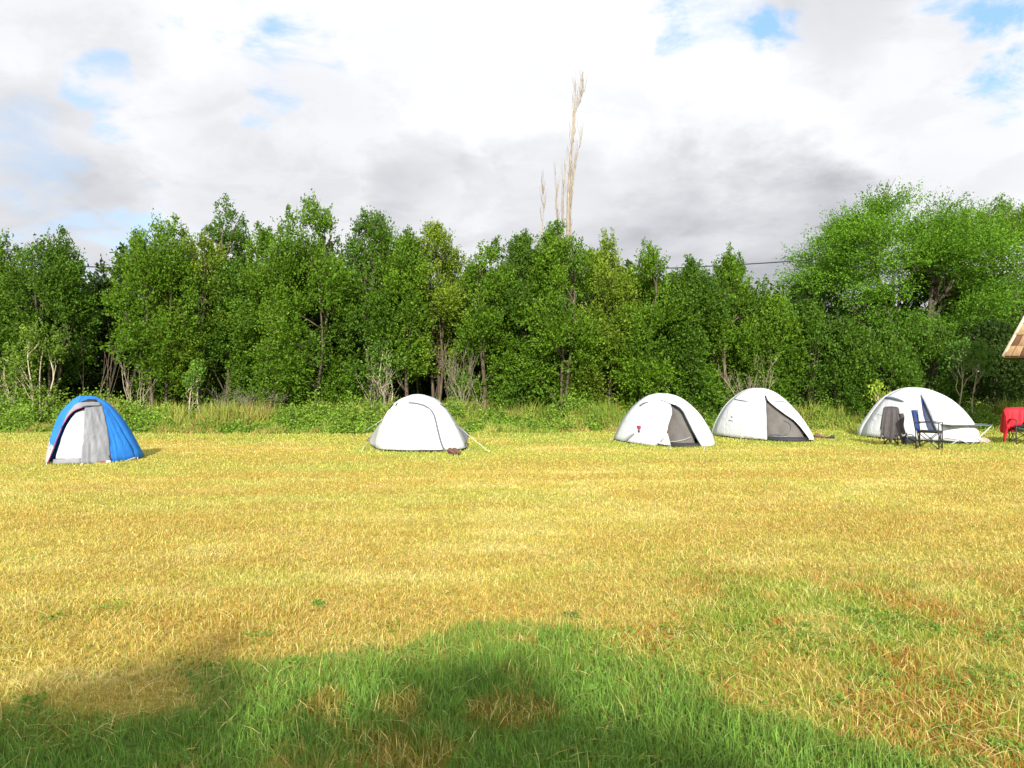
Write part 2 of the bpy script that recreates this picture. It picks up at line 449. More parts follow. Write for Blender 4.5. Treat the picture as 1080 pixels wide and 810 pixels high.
def crown(cx, cy, R, Ry, z0, z1, nsh, per, lsize, seed, tint=(.085, .165, .02), top_pow=.8, bot=.35, lobes=52, lobe_r=.30, spires=10, layered=False, vary=.35, shoot=.34):
    rs = np.random.RandomState(seed); H = z1 - z0
    t = rs.rand(lobes) ** .78
    env = np.where(t < bot, .66 + .34 * (t / bot) ** .7, np.clip(1 - ((t - bot) / (1 - bot)) ** (2.1 / top_pow), 0, 1) ** .62)
    a = rs.rand(lobes) * 2 * pi; rr = np.sqrt(rs.rand(lobes)) * .5 + .5
    lr = lobe_r * R * (.65 + .7 * rs.rand(lobes)) * np.clip(env + .25, .35, 1)
    rad = np.clip(env * rr, 0, 1)
    lc = np.stack([cx + np.cos(a) * rad * np.maximum(R - lr * .6, .1), cy + np.sin(a) * rad * np.maximum(Ry - lr * .6, .1), z0 + t * (H - lr) + lr * .3], 1)
    which = rs.choice(lobes, nsh, p=(lr ** 1.6) / (lr ** 1.6).sum())
    u = rs.normal(0, 1, (nsh, 3)); u /= np.linalg.norm(u, axis=1)[:, None]
    rads = lr[which] * (rs.rand(nsh) ** .4); sq = np.array([1, 1, (.42 if layered else 1.15)])
    base = lc[which] + u * rads[:, None] * sq
    out = base - np.array([cx, cy, z0 + H * .45]); out /= np.linalg.norm(out, axis=1)[:, None] + 1e-9
    sd = out * .5 + u * .5 * np.array([1, 1, .3 if layered else 1]) + np.array([0, 0, .0 if layered else .55]) + rs.normal(0, .25, (nsh, 3))
    sd /= np.linalg.norm(sd, axis=1)[:, None]
    # upright leading shoots break the outline
    ns = spires * 26
    if spires:
        st = rs.rand(spires); pick = np.argsort(-lc[:, 2] - rs.rand(lobes) * H * .5)[:spires] if lobes >= spires else rs.choice(lobes, spires)
        sp0 = lc[pick] + rs.normal(0, .12 * R, (spires, 3)) * np.array([1, 1, .3]) + np.array([0, 0, 1.]) * lr[pick][:, None] * .6
        sl = (.22 + .5 * rs.rand(spires)) * min(1, H * .16)
        k = np.repeat(np.arange(spires), 26); q = rs.rand(ns)
        sb = sp0[k] + np.array([0, 0, 1.]) * (sl[k] * q)[:, None] + rs.normal(0, .055, (ns, 3)) * (1.4 - q)[:, None]
        sdd = np.array([0, 0, .8]) + rs.normal(0, .5, (ns, 3))
        base = np.concatenate([base, sb]); sd = np.concatenate([sd, sdd / np.linalg.norm(sdd, axis=1)[:, None]])
        which = np.concatenate([which, pick[k]])
    slen = shoot * (.6 + .8 * rs.rand(len(base)))
    n = len(base); k = np.repeat(np.arange(n), per); q = rs.rand(n * per)
    isp = k >= nsh
    cen = base[k] + sd[k] * (slen[k] * q * np.where(isp, .35, 1))[:, None] + rs.normal(0, .035, (n * per, 3))
    keep = ~isp | (rs.rand(n * per) < .45); cen, k = cen[keep], k[keep]
    cen[:, 2] = np.maximum(cen[:, 2], .03)
    size = lsize * (.7 + .6 * rs.rand(len(cen)))
    V, Q = leaves(cen, sd[k], size, rs)
    tint = np.array(tint)
    lob = (rs.rand(lobes) - .5) * vary
    cl = tint[None] * (1 + lob[which[k]] + rs.normal(0, .16, len(cen)))[:, None]
    yel = np.clip(rs.normal(0, .3, len(cen)) + lob[which[k]], 0, 1)
    cl = cl * (1 + yel[:, None] * np.array([.7, .35, -.1]))
    return V, Q, np.repeat(np.clip(cl, .01, .6), 4, 0), lc


def bark_mat(name, a, b, sc=9):
    m, g, o = mat_new(name); tcn = g.n.new('ShaderNodeTexCoord')
    v = g.v('MULTIPLY', tcn.outputs['Object'], (1, 1, .25)); n = g.noise(v, sc, 6, .65, .4)
    g.l.new(princ(g, g.mix(g.rng(n, .3, .7), (*a, 1), (*b, 1)), .9, .15, 0, bump(g, n, .6, .02)), o.inputs[0]); return m


M_bark = bark_mat('bark', (.07, .052, .038), (.15, .12, .085))
M_palebark = bark_mat('pale_bark', (.30, .24, .17), (.48, .41, .30))
M_deadbark = bark_mat('dead_bark', (.25, .205, .155), (.42, .36, .28), 5)
M_twig = bark_mat('grey_twig', (.17, .15, .10), (.30, .27, .19))


def wob(a, b, n, amp, rnd):
    a, b = Vector(a), Vector(b); o = []
    w = [(rnd.uniform(-1, 1), rnd.uniform(-1, 1), rnd.uniform(2, 4), rnd.uniform(5, 9), rnd.uniform(0, 6)) for _ in range(2)]
    for i in range(n + 1):
        t = i / n; k = sin(pi * t)
        f = [q[0] * sin(q[2] * t + q[4]) + .35 * q[1] * sin(q[3] * t + q[4]) for q in w]
        o.append(a.lerp(b, t) + Vector((f[0], f[1], 0)) * amp * k * 1.3)
    return o


def tree(name, cat, label, X, Y, H, R, z0=.9, nsh=1700, per=9, lsize=.085, seed=1, tint=(.085, .165, .02), stems=3, r0=.07, bark=None, group='trees of the hedgerow', limbs=14, spread=.35, Ry=None, root_z=0, **kw):
    rnd = random.Random(seed)
    o = empty(name, (X, Y, root_z), label=label, cat=cat, group=group)
    V, Q, c, lc = crown(0, 0, R, Ry or R, z0, H, nsh, per, lsize, seed, tint, **kw)
    mb = MB(); bases = []
    for s in range(stems):
        a = rnd.uniform(0, 2 * pi); b = Vector((cos(a) * .12 * stems ** .5, sin(a) * .1 * stems ** .5, -.05))
        tp = Vector((cos(a) * R * spread, sin(a) * R * spread * .8, H * rnd.uniform(.78, .93)))
        pts = wob(b, tp, 9, .13 + R * .05, rnd); mb.tube(pts, r0 * rnd.uniform(.7, 1.1), 7, .012); bases.append(pts)
    idxs = sorted(range(len(lc)), key=lambda i: rnd.random())[:limbs]
    for i in idxs:
        t = Vector(lc[i]); st = min(bases, key=lambda p: (p[5] - t).length)
        cand = [p for p in st if p.z < t.z - .15] or [st[1]]
        q = max(cand, key=lambda p: p.z) if t.z > H * .4 else cand[-1]
        q = cand[max(0, len(cand) - 1 - rnd.randint(0, 2))]
        pts = wob(q, t, 5, .10, rnd); mb.tube(pts, r0 * .42, 5, .008)
        for _ in range(2):
            e = t + Vector((rnd.uniform(-1, 1), rnd.uniform(-1, 1), rnd.uniform(-.2, 1))) * R * .28
            mb.tube(wob(pts[3], e, 3, .05, rnd), r0 * .18, 4, .005)
    mb.build('trunk', bark or M_bark, o)
    mesh_np('crown', V, Q, M_leaf, o, c)
    return o


def Tpx(px, top, Y): p = px2w(px, top, Y); return p.x, p.z


G1 = (.095, .192, .014); G2 = (.070, .150, .014); G3 = (.150, .232, .022); G_SHADE = (.036, .072, .012)  # last tint is darkened to stand for the shade inside the wood
# px, top, half width px, depth, crown bottom z, shoots, tint, label
ROW = [
 (-95, 250, 42, 25.6, .8, 1500, G1, 'leafy tree beyond the left edge of the clearing'),
 (-40, 246, 34, 25.2, .8, 1700, G2, 'leafy tree at the far left end of the row beside the pointed one'),
 (4, 247, 26, 24.6, .9, 1500, G1, 'narrow leafy tree cut by the left edge of the photo'),
 (50, 236, 36, 24.6, 1.7, 2000, G2, 'pointed dark green tree rising behind the small sapling left of the blue tent'),
 (168, 226, 42, 24.4, 1.9, 2500, G1, 'broad bright leafy tree standing right behind and beside the blue tent'),
 (205, 236, 34, 25.0, 2.0, 1700, G3, 'yellower tree squeezed between the broad bright tree and the thin topped one'),
 (243, 216, 36, 25.8, 1.2, 1700, G2, 'thin topped tree behind the tangle of grey twigs'),
 (284, 240, 34, 24.6, 1.0, 1800, G1, 'medium tree at the left shoulder of the tallest leafy spire'),
 (327, 206, 46, 24.3, .7, 2700, G1, 'tall spired tree, highest of the dense hedgerow trees'),
 (393, 221, 36, 25.0, 1.3, 1700, G2, 'two headed slender tree left above the white tent with the zipped door'),
 (424, 240, 28, 24.5, 2.0, 1500, G1, 'round tree directly above the white tent with the zipped door'),
 (457, 236, 36, 25.2, 1.8, 1900, G3, 'olive green tree right above the zipped white tent beside the dip in the skyline'),
 (517, 254, 34, 24.6, .5, 2100, G1, 'low rounded tree just right of the dip in the skyline'),
 (553, 240, 30, 25.0, .5, 1800, G2, 'dark green tree left of the bare poplar stems'),
 (592, 230, 38, 24.3, .4, 2500, G1, 'dense tree whose peak hides the foot of the bare poplar'),
 (640, 250, 36, 24.8, .4, 2200, G3, 'light green bushy tree just right of the bare poplar'),
 (684, 263, 38, 24.4, .4, 2200, G1, 'bushy tree directly behind the white tent with the red emblem'),
 (728, 273, 34, 24.7, .4, 2000, G2, 'bushy tree behind the gap between the two white tents with open doors'),
 (768, 266, 30, 25.0, .6, 1900, G1, 'pointed bushy tree where the overhead wire leaves the leaves'),
 (806, 296, 32, 25.0, .8, 1800, G1, 'low bushy tree at the right of the hedge above the mesh door tent'),
]
for i, (px, top, hw, Y, z0, nsh, tint, lab) in enumerate(ROW):
    X, Z = Tpx(px, top, Y); Z -= .12; R = hw / F * Y * 1.15
    tree('hedge_tree', 'tree', lab, X, Y, Z - .18, R, max(.25, z0 - (.75 if i not in (3, 10, 11) else .1)), int(nsh * 1.5), 9, .088, 100 + i, tint, top_pow=(.95, .78, 1.12, .85)[i % 4], spires=7, stems=3 if i % 2 else 2, Ry=R * 1.05, limbs=12)
# lower bushes under the locust tree
for i, (px, top, hw, Y, tint, lab) in enumerate([
 (852, 322, 28, 24.8, G2, 'bush under the left side of the big feathery tree'),
 (893, 338, 30, 24.3, G2, 'green bush left above the rightmost white tent'),
 (932, 352, 30, 24.0, G2, 'bush directly behind the left half of the rightmost white tent'),
 (975, 340, 32, 24.8, G2, 'dark bush directly behind the right half of the rightmost white tent'),
 (1040, 338, 34, 26.2, G_SHADE, 'dark shaded bush between the pale stemmed sapling and the shingle roof'),
 (1100, 320, 40, 26.6, G_SHADE, 'dark bush behind the shingle roofed shelter'),
 (1165, 330, 40, 26.0, G2, 'bush to the right of the shingle roofed shelter')]):
    X, Z = Tpx(px, top, Y); R = hw / F * Y * 1.15
    tree('bush', 'bush', lab, X, Y, Z - .2, R, .25, 1900, 9, .09, 200 + i, tint, stems=4, r0=.04, group='bushes on the right', Ry=R, limbs=12, spires=8)
# back rows that close the wood
k = 0
for (px, top, hw, Y, tint) in [(-60, 275, 60, 29, G_SHADE), (25, 285, 55, 28.5, G_SHADE), (105, 287, 40, 28.2, G_SHADE), (150, 262, 50, 29, G_SHADE), (215, 262, 55, 28.6, G2), (275, 262, 50, 29, G_SHADE), (340, 262, 50, 28.5, G_SHADE),
                               (400, 265, 50, 29, G2), (455, 272, 45, 28.4, G_SHADE), (498, 290, 40, 28.8, G_SHADE), (545, 272, 50, 28.6, G_SHADE), (610, 268, 55, 29, G2), (670, 280, 50, 28.5, G_SHADE),
                               (730, 288, 50, 28.8, G_SHADE), (790, 305, 50, 28.4, G_SHADE), (845, 318, 45, 28, G_SHADE)]:
    X, Z = Tpx(px, top, Y); R = hw / F * Y * 1.1
    tree('background_tree', 'tree', 'dark leafy tree of the second row, seen only through gaps in the hedgerow', X, Y, Z - .2, R, .0, 1500, 9, .18, 300 + k, tint, stems=2, r0=.08, group='second row of trees', limbs=6, lobes=60, lobe_r=.4, spires=4, shoot=.5)
    k += 1
for j in range(15):
    X = -26 + j * 3.9; Y = 32.5 + (j % 3) * .5
    tree('background_tree', 'tree', 'dark leafy tree of the second row, seen only through gaps in the hedgerow', X, Y, 5.4, 2.6, -.2, 1500, 9, .24, 340 + j, G_SHADE, stems=1, r0=.08, group='second row of trees', limbs=3, lobes=60, lobe_r=.42, spires=3, shoot=.6)

# the feathery big trees on the right
X, Z = Tpx(952, 186, 29.0)
tree('locust_tree', 'tree', 'tallest broad feathery bright green tree rising at the right', X, 29.0, Z - .75, 4.35, 1.6, 12500, 16, .080, 413, (.105, .235, .018), stems=3, r0=.15, group='feathery trees', limbs=30, Ry=3.4, layered=True, lobes=120, lobe_r=.20, top_pow=.72, bot=.4, spires=0, shoot=.75, spread=.5)
X, Z = Tpx(1052, 212, 30.5)
tree('locust_tree', 'tree', 'feathery tree at the right edge, lower and sparser than its big neighbour', X, 30.5, Z - .3, 3.4, 3.0, 5200, 16, .080, 402, (.115, .225, .026), stems=3, r0=.12, group='feathery trees', limbs=26, Ry=3, layered=True, lobes=90, lobe_r=.23, top_pow=1.1, bot=.5, spires=10, shoot=.7, spread=.5)
X, Z = Tpx(1150, 230, 30.5)
tree('locust_tree', 'tree', 'feathery tree beyond the right edge behind the shelter', X, 30.5, Z, 3.4, 2.0, 2000, 12, .10, 403, (.062, .165, .018), stems=2, r0=.12, group='feathery trees', limbs=18, Ry=3, layered=True, lobes=50, lobe_r=.25, top_pow=1.5, bot=.5, spires=8, shoot=.55)

# saplings in front of the dark wood
def sapling(px, top, Y, R, z0, nsh, seed, tint, lab, bark=M_palebark, stems=3):
    X, Z = Tpx(px, top, Y)
    return tree('sapling', 'sapling', lab, X, Y, Z, R, z0, nsh, 8, .085, seed, tint, stems=stems, r0=.032, bark=bark, group='saplings', limbs=10, spires=5, lobes=22, lobe_r=.33)


sapling(40, 345, 23.4, .78, .9, 360, 501, (.13, .22, .03), 'small sunlit sapling with pale green leaves left of the blue tent')
sapling(12, 370, 23.6, .6, .8, 170, 502, (.11, .20, .028), 'thin low sapling at the left edge of the photo')
sapling(207, 388, 23.2, .33, .1, 130, 503, (.12, .24, .03), 'upright bright green shoot bush right of the blue tent', stems=2)
sapling(1022, 362, 23.6, .75, 1.6, 220, 504, (.08, .17, .025), 'sapling with two pale bare stems beside the shingle roof', stems=2)
sapling(405, 365, 23.7, .6, 1.3, 110, 505, (.10, .2, .03), 'sapling with a pale trunk just left above the zipped white tent', stems=2)
sapling(925, 408, 23.2, .22, .5, 50, 506, (.30, .42, .05), 'tiny lime green shoot behind the left shoulder of the rightmost tent', stems=1)


# ------------------------------------------------------------------ bare wood
def grow(mb, p, d, ln, r, depth, rnd, up=.1, ang=.7, kids=3, seg=4):
    pts = [Vector(p)]; d = Vector(d).normalized()
    for i in range(seg):
        d = (d + Vector((rnd.uniform(-1, 1), rnd.uniform(-1, 1), rnd.uniform(-1, 1))) * .13 + Vector((0, 0, up * .5))).normalized()
        pts.append(pts[-1] + d * ln / seg)
    mb.tube(pts, r, 5 if r > .01 else 4, max(r * .5, .003), cap=False)
    if depth <= 0: return
    for i in range(kids):
        q = pts[rnd.randint(1, seg)]; v = Vector((rnd.uniform(-1, 1), rnd.uniform(-1, 1), rnd.uniform(-.5, 1)))
        grow(mb, q, (d * (1 - ang * .5) + v * ang + Vector((0, 0, up))), ln * rnd.uniform(.5, .8), max(r * .55, .003), depth - 1, rnd, up, ang, kids, seg)


def bare(name, cat, lab, px, Y, H, r, seed, mat, n=4, fan=.5, depth=3, up=.1, ang=.7, kids=3, lean=0, group=None):
    o = empty(name, ((px - CX) / F * Y, Y, 0), label=lab, cat=cat, group=group); rnd = random.Random(seed); mb = MB()
    for i in range(n):
        a = rnd.uniform(0, 2 * pi)
        grow(mb, (cos(a) * .1, sin(a) * .1, -.04), (cos(a) * fan + lean, sin(a) * fan * .6, 1), H, r * rnd.uniform(.7, 1), depth, rnd, up, ang, kids)
    mb.build('branches', mat, o); return o


bare('bare_shrub', 'shrub', 'tangled grey twig shrub in the shade right of the blue tent', 262, 23.6, .85, .014, 11, M_twig, 9, 1.1, 3, .0, .8, 4, group='bare shrubs')
bare('bare_shrub', 'shrub', 'bare brown stems leaning in the dark gap right of the blue tent', 148, 24.2, 1.25, .022, 12, M_palebark, 5, .35, 2, .1, .4, 3, group='bare shrubs')
bare('bare_shrub', 'shrub', 'pale forked dead shrub above the tent with the mesh door', 795, 23.9, 1.1, .02, 13, M_palebark, 5, .5, 3, .12, .6, 3, group='bare shrubs')
bare('bare_shrub', 'shrub', 'thin dead stems leaning right of the zipped white tent', 508, 23.7, 1.0, .014, 14, M_palebark, 5, .5, 2, .1, .5, 3, lean=-.35, group='bare shrubs')
bare('bare_shrub', 'shrub', 'grey twigs in the dark under the olive green tree', 478, 24.1, 1.5, .016, 15, M_twig, 5, .5, 3, .1, .5, 3, group='bare shrubs')
bare('bare_shrub', 'shrub', 'pale dead stems in the dark left above the zipped white tent', 400, 24.0, 1.3, .024, 16, M_palebark, 4, .25, 2, .15, .5, 3, group='bare shrubs')
rnd = random.Random(4)
for px in (88, 97, 106, 112, 121, 131, 140, 186, 232, 300, 360, 378, 438, 452, 466, 490):
    bare('thin_trunk', 'tree', 'thin bare trunk standing in the dark inside the wood on the left', px + rnd.uniform(-3, 3), 25.0 + rnd.uniform(0, 1.5), 2.9, rnd.uniform(.02, .04), 40 + px, M_bark, 1, .08, 1, .2, .3, 2, group='thin trunks inside the wood')


def poplar(lab, stems, seed):
    Y = 32.; p0 = px2w(stems[0][0][0], 400, Y)
    o = empty('bare_poplar', (p0.x, Y, 0), label=lab, cat='tree', group='bare poplars'); rnd = random.Random(seed); mb = MB(); tw = MB() if len(stems) > 1 else mb
    for st, r in [(s[:-1], s[-1]) for s in stems]:
        pts = [px2w(x, y, Y) - Vector((p0.x, Y, 0)) for x, y in st]
        full = []
        for a, b in zip(pts, pts[1:]):
            for q in range(5): full.append(a.lerp(b, q / 5) + Vector((rnd.uniform(-1, 1), rnd.uniform(-1, 1), 0)) * .04)
        full.append(pts[-1]); mb.tube(full, r, 7, .014)
        for i in range(int(len(full) * 1.5)):
            q = rnd.choice(full[len(full) // 4:])
            grow(tw, q, (rnd.uniform(-.42, .42), rnd.uniform(-.42, .42), 1), rnd.uniform(.25, .7), .0085, 1, rnd, .5, .28, 2, 4)
    mb.build('trunk', M_deadbark, o)
    if len(stems) > 1: tw.build('twigs', M_deadbark, o)


poplar('tall bare cream coloured dead poplar standing above the hedge', [
    [(598, 400), (598, 250), (600, 190), (604, 135), (608, 88), .105],
    [(600, 400), (600, 240), (603, 200), (608, 165), (613, 148), .055],
    [(595, 400), (593, 240), (594, 200), (598, 170), .05],
    [(602, 400), (602, 250), (602, 215), (604, 185), .05],
    [(605, 150), (607, 120), (613, 104), (616, 96), (613, 86), .03]], 3)
poplar('short bare sapling stem just left of the tall dead poplar', [[(587, 400), (588, 240), (587, 205), (586, 184), .035]], 5)
poplar('thin low bare stem, leftmost of the three dead poplars', [[(573, 400), (573, 235), (574, 212), (573, 196), .025]], 7)

# ------------------------------------------------------------------ overhead wire
mb = MB(); Yw = 31.2
pts = []
for px, py in ((-700, 236), (-300, 262), (85, 281), (300, 286), (490, 287), (600, 286), (700, 283), (770, 279.5), (840, 275), (1000, 262), (1300, 225), (1600, 180)):
    pts.append(px2w(px, py, Yw))
fine = []
for i in range(len(pts) - 1):
    p0, p1, p2, p3 = pts[max(i - 1, 0)], pts[i], pts[i + 1], pts[min(i + 2, len(pts) - 1)]
    for q in range(6):
        t = q / 6; fine.append(.5 * ((2 * p1) + (p2 - p0) * t + (2 * p0 - 5 * p1 + 4 * p2 - p3) * t * t + (3 * p1 - p0 - 3 * p2 + p3) * t ** 3))
mb.tube(fine, .026, 6)
tag(mb.build('overhead_wire', M_black), 'black overhead wire sagging behind the hedge trees', 'wire')


# ------------------------------------------------------------------ undergrowth at the foot of the hedge
rs = np.random.RandomState(77)
def hedge_y(x): return np.interp(x, [-25, -12, -9, -5, 0, 3, 6, 9, 14, 22], [22.0, 21.6, 21.4, 21.3, 21.9, 22.2, 22.9, 22.9, 22.6, 22.6])


n = 70000; x = rs.uniform(-19, 19, n); dy = rs.rand(n) ** 1.3 * 2.6; y = hedge_y(x) + dy + (fbm(x, x * 0, 1.4, 3, 9) - .5) * .9
hb = fbm(x, y, .9, 3, 4)
h = (.10 + .42 * np.clip(dy / 1.2, 0, 1)) * (.1 + 1.6 * sstep(.25, .75, hb)) * (.6 + .7 * rs.rand(n))
mixc = sstep(.35, .65, fbm(x, y, 1.1, 3, 23)) 
c = lerp(np.tile(np.array([.23, .33, .045]), (n, 1)), np.array([.40, .43, .09]), mixc) 
c = np.where((rs.rand(n) < .07 + .35 * sstep(.5, .62, fbm(x, y, .7, 3, 29)))[:, None], np.array([.46, .30, .11]), c) * (.65 + .6 * rs.rand(n))[:, None]
Vg, q4, q3, cg = blades(x, y, h, .02 + .014 * rs.rand(n), rs.rand(n) * .75, c, rs)
n = 9000; x = rs.uniform(-19, 19, n); dy = rs.rand(n) * 2.2; y = hedge_y(x) + .25 + dy
keep = fbm(x, y, .8, 3, 61) > .40; x, y, dy = x[keep], y[keep], dy[keep]; n = len(x)
hh = (.16 + .60 * np.clip(dy / 1.3, 0, 1)) * (.35 + rs.rand(n) * .8) * (.25 + 2.3 * fbm(x, y, .8, 3, 62) ** 1.5)
k = np.repeat(np.arange(n), 34); q = rs.rand(n * 34)
cen = np.stack([x[k] + rs.normal(0, .065, n * 34), y[k] + rs.normal(0, .085, n * 34), hh[k] * (.1 + .9 * q)], 1)
dr = np.stack([rs.normal(0, 1, n * 34), rs.normal(0, 1, n * 34), np.full(n * 34, .5)], 1); dr /= np.linalg.norm(dr, axis=1)[:, None]
Vl, Ql = leaves(cen, dr, .075 * (.7 + .6 * rs.rand(len(cen))), rs)
cl = np.array([.20, .33, .04]) * (.6 + .7 * rs.rand(n))[k][:, None] * (.8 + .4 * rs.rand(len(cen)))[:, None]
nb = len(Vg)
V = np.concatenate([Vg, Vl]); Cc = np.concatenate([cg, np.repeat(cl, 4, 0)])
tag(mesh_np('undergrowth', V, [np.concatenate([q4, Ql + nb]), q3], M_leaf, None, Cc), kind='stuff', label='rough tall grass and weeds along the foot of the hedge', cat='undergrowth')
# flat weeds in the near grass
rs = np.random.RandomState(9); cs = []
for _ in range(170):
    y0 = 2.6 + rs.rand() ** 1.2 * 2.6; x0 = rs.uniform(.3, .7 * y0 + .8) if rs.rand() < .8 else rs.uniform(-.7 * y0, .5)
    if y0 > 6 and rs.rand() < .5: continue
    m = rs.randint(20, 70); a = rs.rand(m) * 2 * pi; r_ = rs.rand(m) ** .6 * rs.uniform(.05, .17)
    cs.append(np.stack([x0 + np.cos(a) * r_, y0 + np.sin(a) * r_, .012 + .035 * rs.rand(m), np.full(m, rs.uniform(.7, 1.2))], 1))
cs = np.concatenate(cs); nn_ = len(cs)
dr = np.stack([rs.normal(0, 1, nn_), rs.normal(0, 1, nn_), np.full(nn_, .25)], 1)
Vl, Ql = leaves(cs[:, :3], dr / np.linalg.norm(dr, axis=1)[:, None], .024 * (.7 + .7 * rs.rand(nn_)), rs, .5)
tag(mesh_np('weeds', Vl, Ql, M_leaf, None, np.repeat(np.array([.16, .29, .04]) * cs[:, 3:4] * (.7 + .5 * rs.rand(nn_))[:, None], 4, 0)), kind='stuff', label='small leafy weeds growing in the near grass', cat='weeds')

# ------------------------------------------------------------------ trees behind the photographer that shade the foreground
def shade_tree(X, Y, H, R, z0, seed, lab):
    tree('shade_tree', 'tree', lab, X, Y, H, R, z0, 3600, 9, .12, seed, G2, stems=1, r0=.14, group='trees behind the photographer', limbs=18, lobes=90, lobe_r=.25, spires=6, top_pow=.9, shoot=.4)


shade_tree(-.15, -6.3, 4.66, 1.4, .9, 601, 'tree behind the photographer whose tip shades the middle of the foreground')
shade_tree(-1.75, -6.5, 4.85, 1.6, .8, 603, 'tree behind the photographer shading the foreground left of its middle')
shade_tree(-3.7, -6.3, 4.22, 1.9, .8, 602, 'tree behind the photographer shading the left of the foreground')
shade_tree(.75, -6.3, 4.3, .75, .8, 604, 'small tree behind the photographer shading the lower middle of the foreground')

# ------------------------------------------------------------------ tents
class Tent:
    """dome surface addressed by f (-1 left silhouette .. 1 right) and height z"""
    def __init__(s, Yc, skew, left, right, apex, dF, dB, n=2., name='dome_tent', label='', wr=.012, seed=0, g_pow=.8):
        s.Yc, s.skew, s.dF, s.dB, s.n, s.wr, s.seed, s.gp = Yc, skew, dF, dB, n, wr, seed, g_pow
        A = px2w(*apex, Yc); s.H = A.z
        for it in range(6):
            def conv(pts, side):
                o = []
                for x, y in pts:
                    Y = Yc + side * skew
                    if it:
                        for _ in range(4):
                            zq = min(max(px2w(x, y, Y).z, 0), s.H)
                            Y = Yc + side * skew * (max(.001, s.sm(s.rz, s.rx, zq) - s.sm(s.lz, s.lx, zq)) / 2 / s.w0) ** s.gp
                    p = px2w(x, y, Y); o.append((p.z, p.x))
                return sorted(o)
            l, r = conv(left, -1), conv(right, 1)
            l = [(0, l[0][1])] + [q for q in l[1:] if q[0] < s.H - .004] + [(s.H, A.x - .03)]
            r = [(0, r[0][1])] + [q for q in r[1:] if q[0] < s.H - .004] + [(s.H, A.x + .03)]
            s.lz, s.lx = zip(*l); s.rz, s.rx = zip(*r)
            s.w0 = (s.rx[0] - s.lx[0]) / 2
        s.root = empty(name, ((s.lx[0] + s.rx[0]) / 2, Yc, 0), label=label, cat='tent', group='dome tents on the field')
        s.ox = s.root.location.x

    def sm(s, zz, xx, q):
        u = sqrt(max(0., 1 - q / s.H)); uu = [sqrt(max(0., 1 - a / s.H)) for a in zz][::-1]; x_ = list(xx)[::-1]
        return float(np.interp([abs(u - .035), abs(u - .015), u, min(1, u + .015), min(1, u + .035)], uu, x_).mean()) if u < .965 else float(np.interp(u, uu, x_))

    def P(s, f, z, out=0., back=False):
        z = max(z, 0.); zi = min(z, s.H)
        xl, xr = s.sm(s.lz, s.lx, zi), s.sm(s.rz, s.rx, zi)
        c, h = (xl + xr) / 2, max(.001, (xr - xl) / 2)
        k = max(0., 1 - abs(f) ** s.n) ** (1 / s.n)
        g_ = (h / s.w0) ** s.gp
        w = s.wr * (sin(f * 9 + z * 5 + s.seed) * .6 + sin(f * 17 - z * 11 + s.seed * 2) * .4 + sin(z * 23 + f * 4) * .3 + 3.0 * (float(fbm(f * 5 + z * 2, z * 1.6 - f, 1.3, 3, s.seed)) - .5)) * (1 - .6 * zi / s.H)
        d = (s.dB if back else s.dF) * g_ + out + w
        y = s.Yc + s.skew * f * g_ + (d * k if back else -d * k)
        return Vector((c + f * (h + out), y, z))

    def fz(s, px, py):
        Y = s.Yc - s.dF * .7; f = 0; z = .5
        for _ in range(60):
            p = px2w(px, py, Y); z = min(max(p.z, 0), s.H - .004)
            xl, xr = s.sm(s.lz, s.lx, z), s.sm(s.rz, s.rx, z)
            f = max(-.999, min(.999, (p.x - (xl + xr) / 2) / max(.02, (xr - xl) / 2)))
            Y = Y * .5 + s.P(f, z).y * .5
        return f, z

    def line(s, pts, n=14):
        """resample a traced line to n+1 (f,z) points; ints/floats over 2 are pixels"""
        q = [s.fz(*p) if abs(p[0]) > 2 else p for p in pts]
        q = [(f, sqrt(max(0., 1 - z / s.H))) for f, z in q]
        w = [Vector((f * s.w0 * max(u, .15), u * s.H)) for f, u in q]; L_ = [0]
        for a, b in zip(w, w[1:]): L_.append(L_[-1] + (b - a).length)
        o = []
        for i in range(n + 1):
            t = L_[-1] * i / n; o.append((float(np.interp(t, L_, [a[0] for a in q])), s.H * (1 - float(np.interp(t, L_, [a[1] for a in q])) ** 2)))
        return o

    def patch(s, mb, A, B, na=18, nb=16, out=0., back=False, fold=0, folds=3):
        a, b = s.line(A, na), s.line(B, na); P = []
        for i in range(na + 1):
            row = []
            for j in range(nb + 1):
                t = j / nb; f = a[i][0] * (1 - t) + b[i][0] * t; ua, ub = sqrt(max(0, 1 - a[i][1] / s.H)), sqrt(max(0, 1 - b[i][1] / s.H)); z = s.H * (1 - (ua * (1 - t) + ub * t) ** 2)
                e = fold * (1 - i / na * .6) * (3.2 * (float(fbm(t * folds * 1.3 + 3, i * .16 + t * 2, 1.6, 3, s.seed)) - .5) + .25 * sin(t * folds * 4 + i * .2)) if fold else 0
                row.append(s.P(f, z, out + e, back) - Vector((s.ox, s.Yc, 0)))
            P.append(row)
        mb.grid(P)

    def sil(s, side, z0=0.02): return [(side, z0 + (s.H - .002 - z0) * (1 - (1 - i / 10) ** 2)) for i in range(11)]

    def build(s, mb, name, mat, thick=.004, smooth=True): return mb.build(name, mat, s.root, smooth, thick)

    def seam(s, name, pts, mat, r=.008, out=.012, n=18, parent=None):
        mb = MB(); mb.tube([s.P(f, z, out) - Vector((s.ox, s.Yc, 0)) for f, z in s.line(pts, n)], r, 5)
        return mb.build(name, mat, parent or s.root)

    def ribbon(s, name, A, B, mat, out=.014, n=10, m=2, parent=None):
        mb = MB(); s.patch(mb, A, B, n, m, out); return mb.build(name, mat, parent or s.root, True, .003)

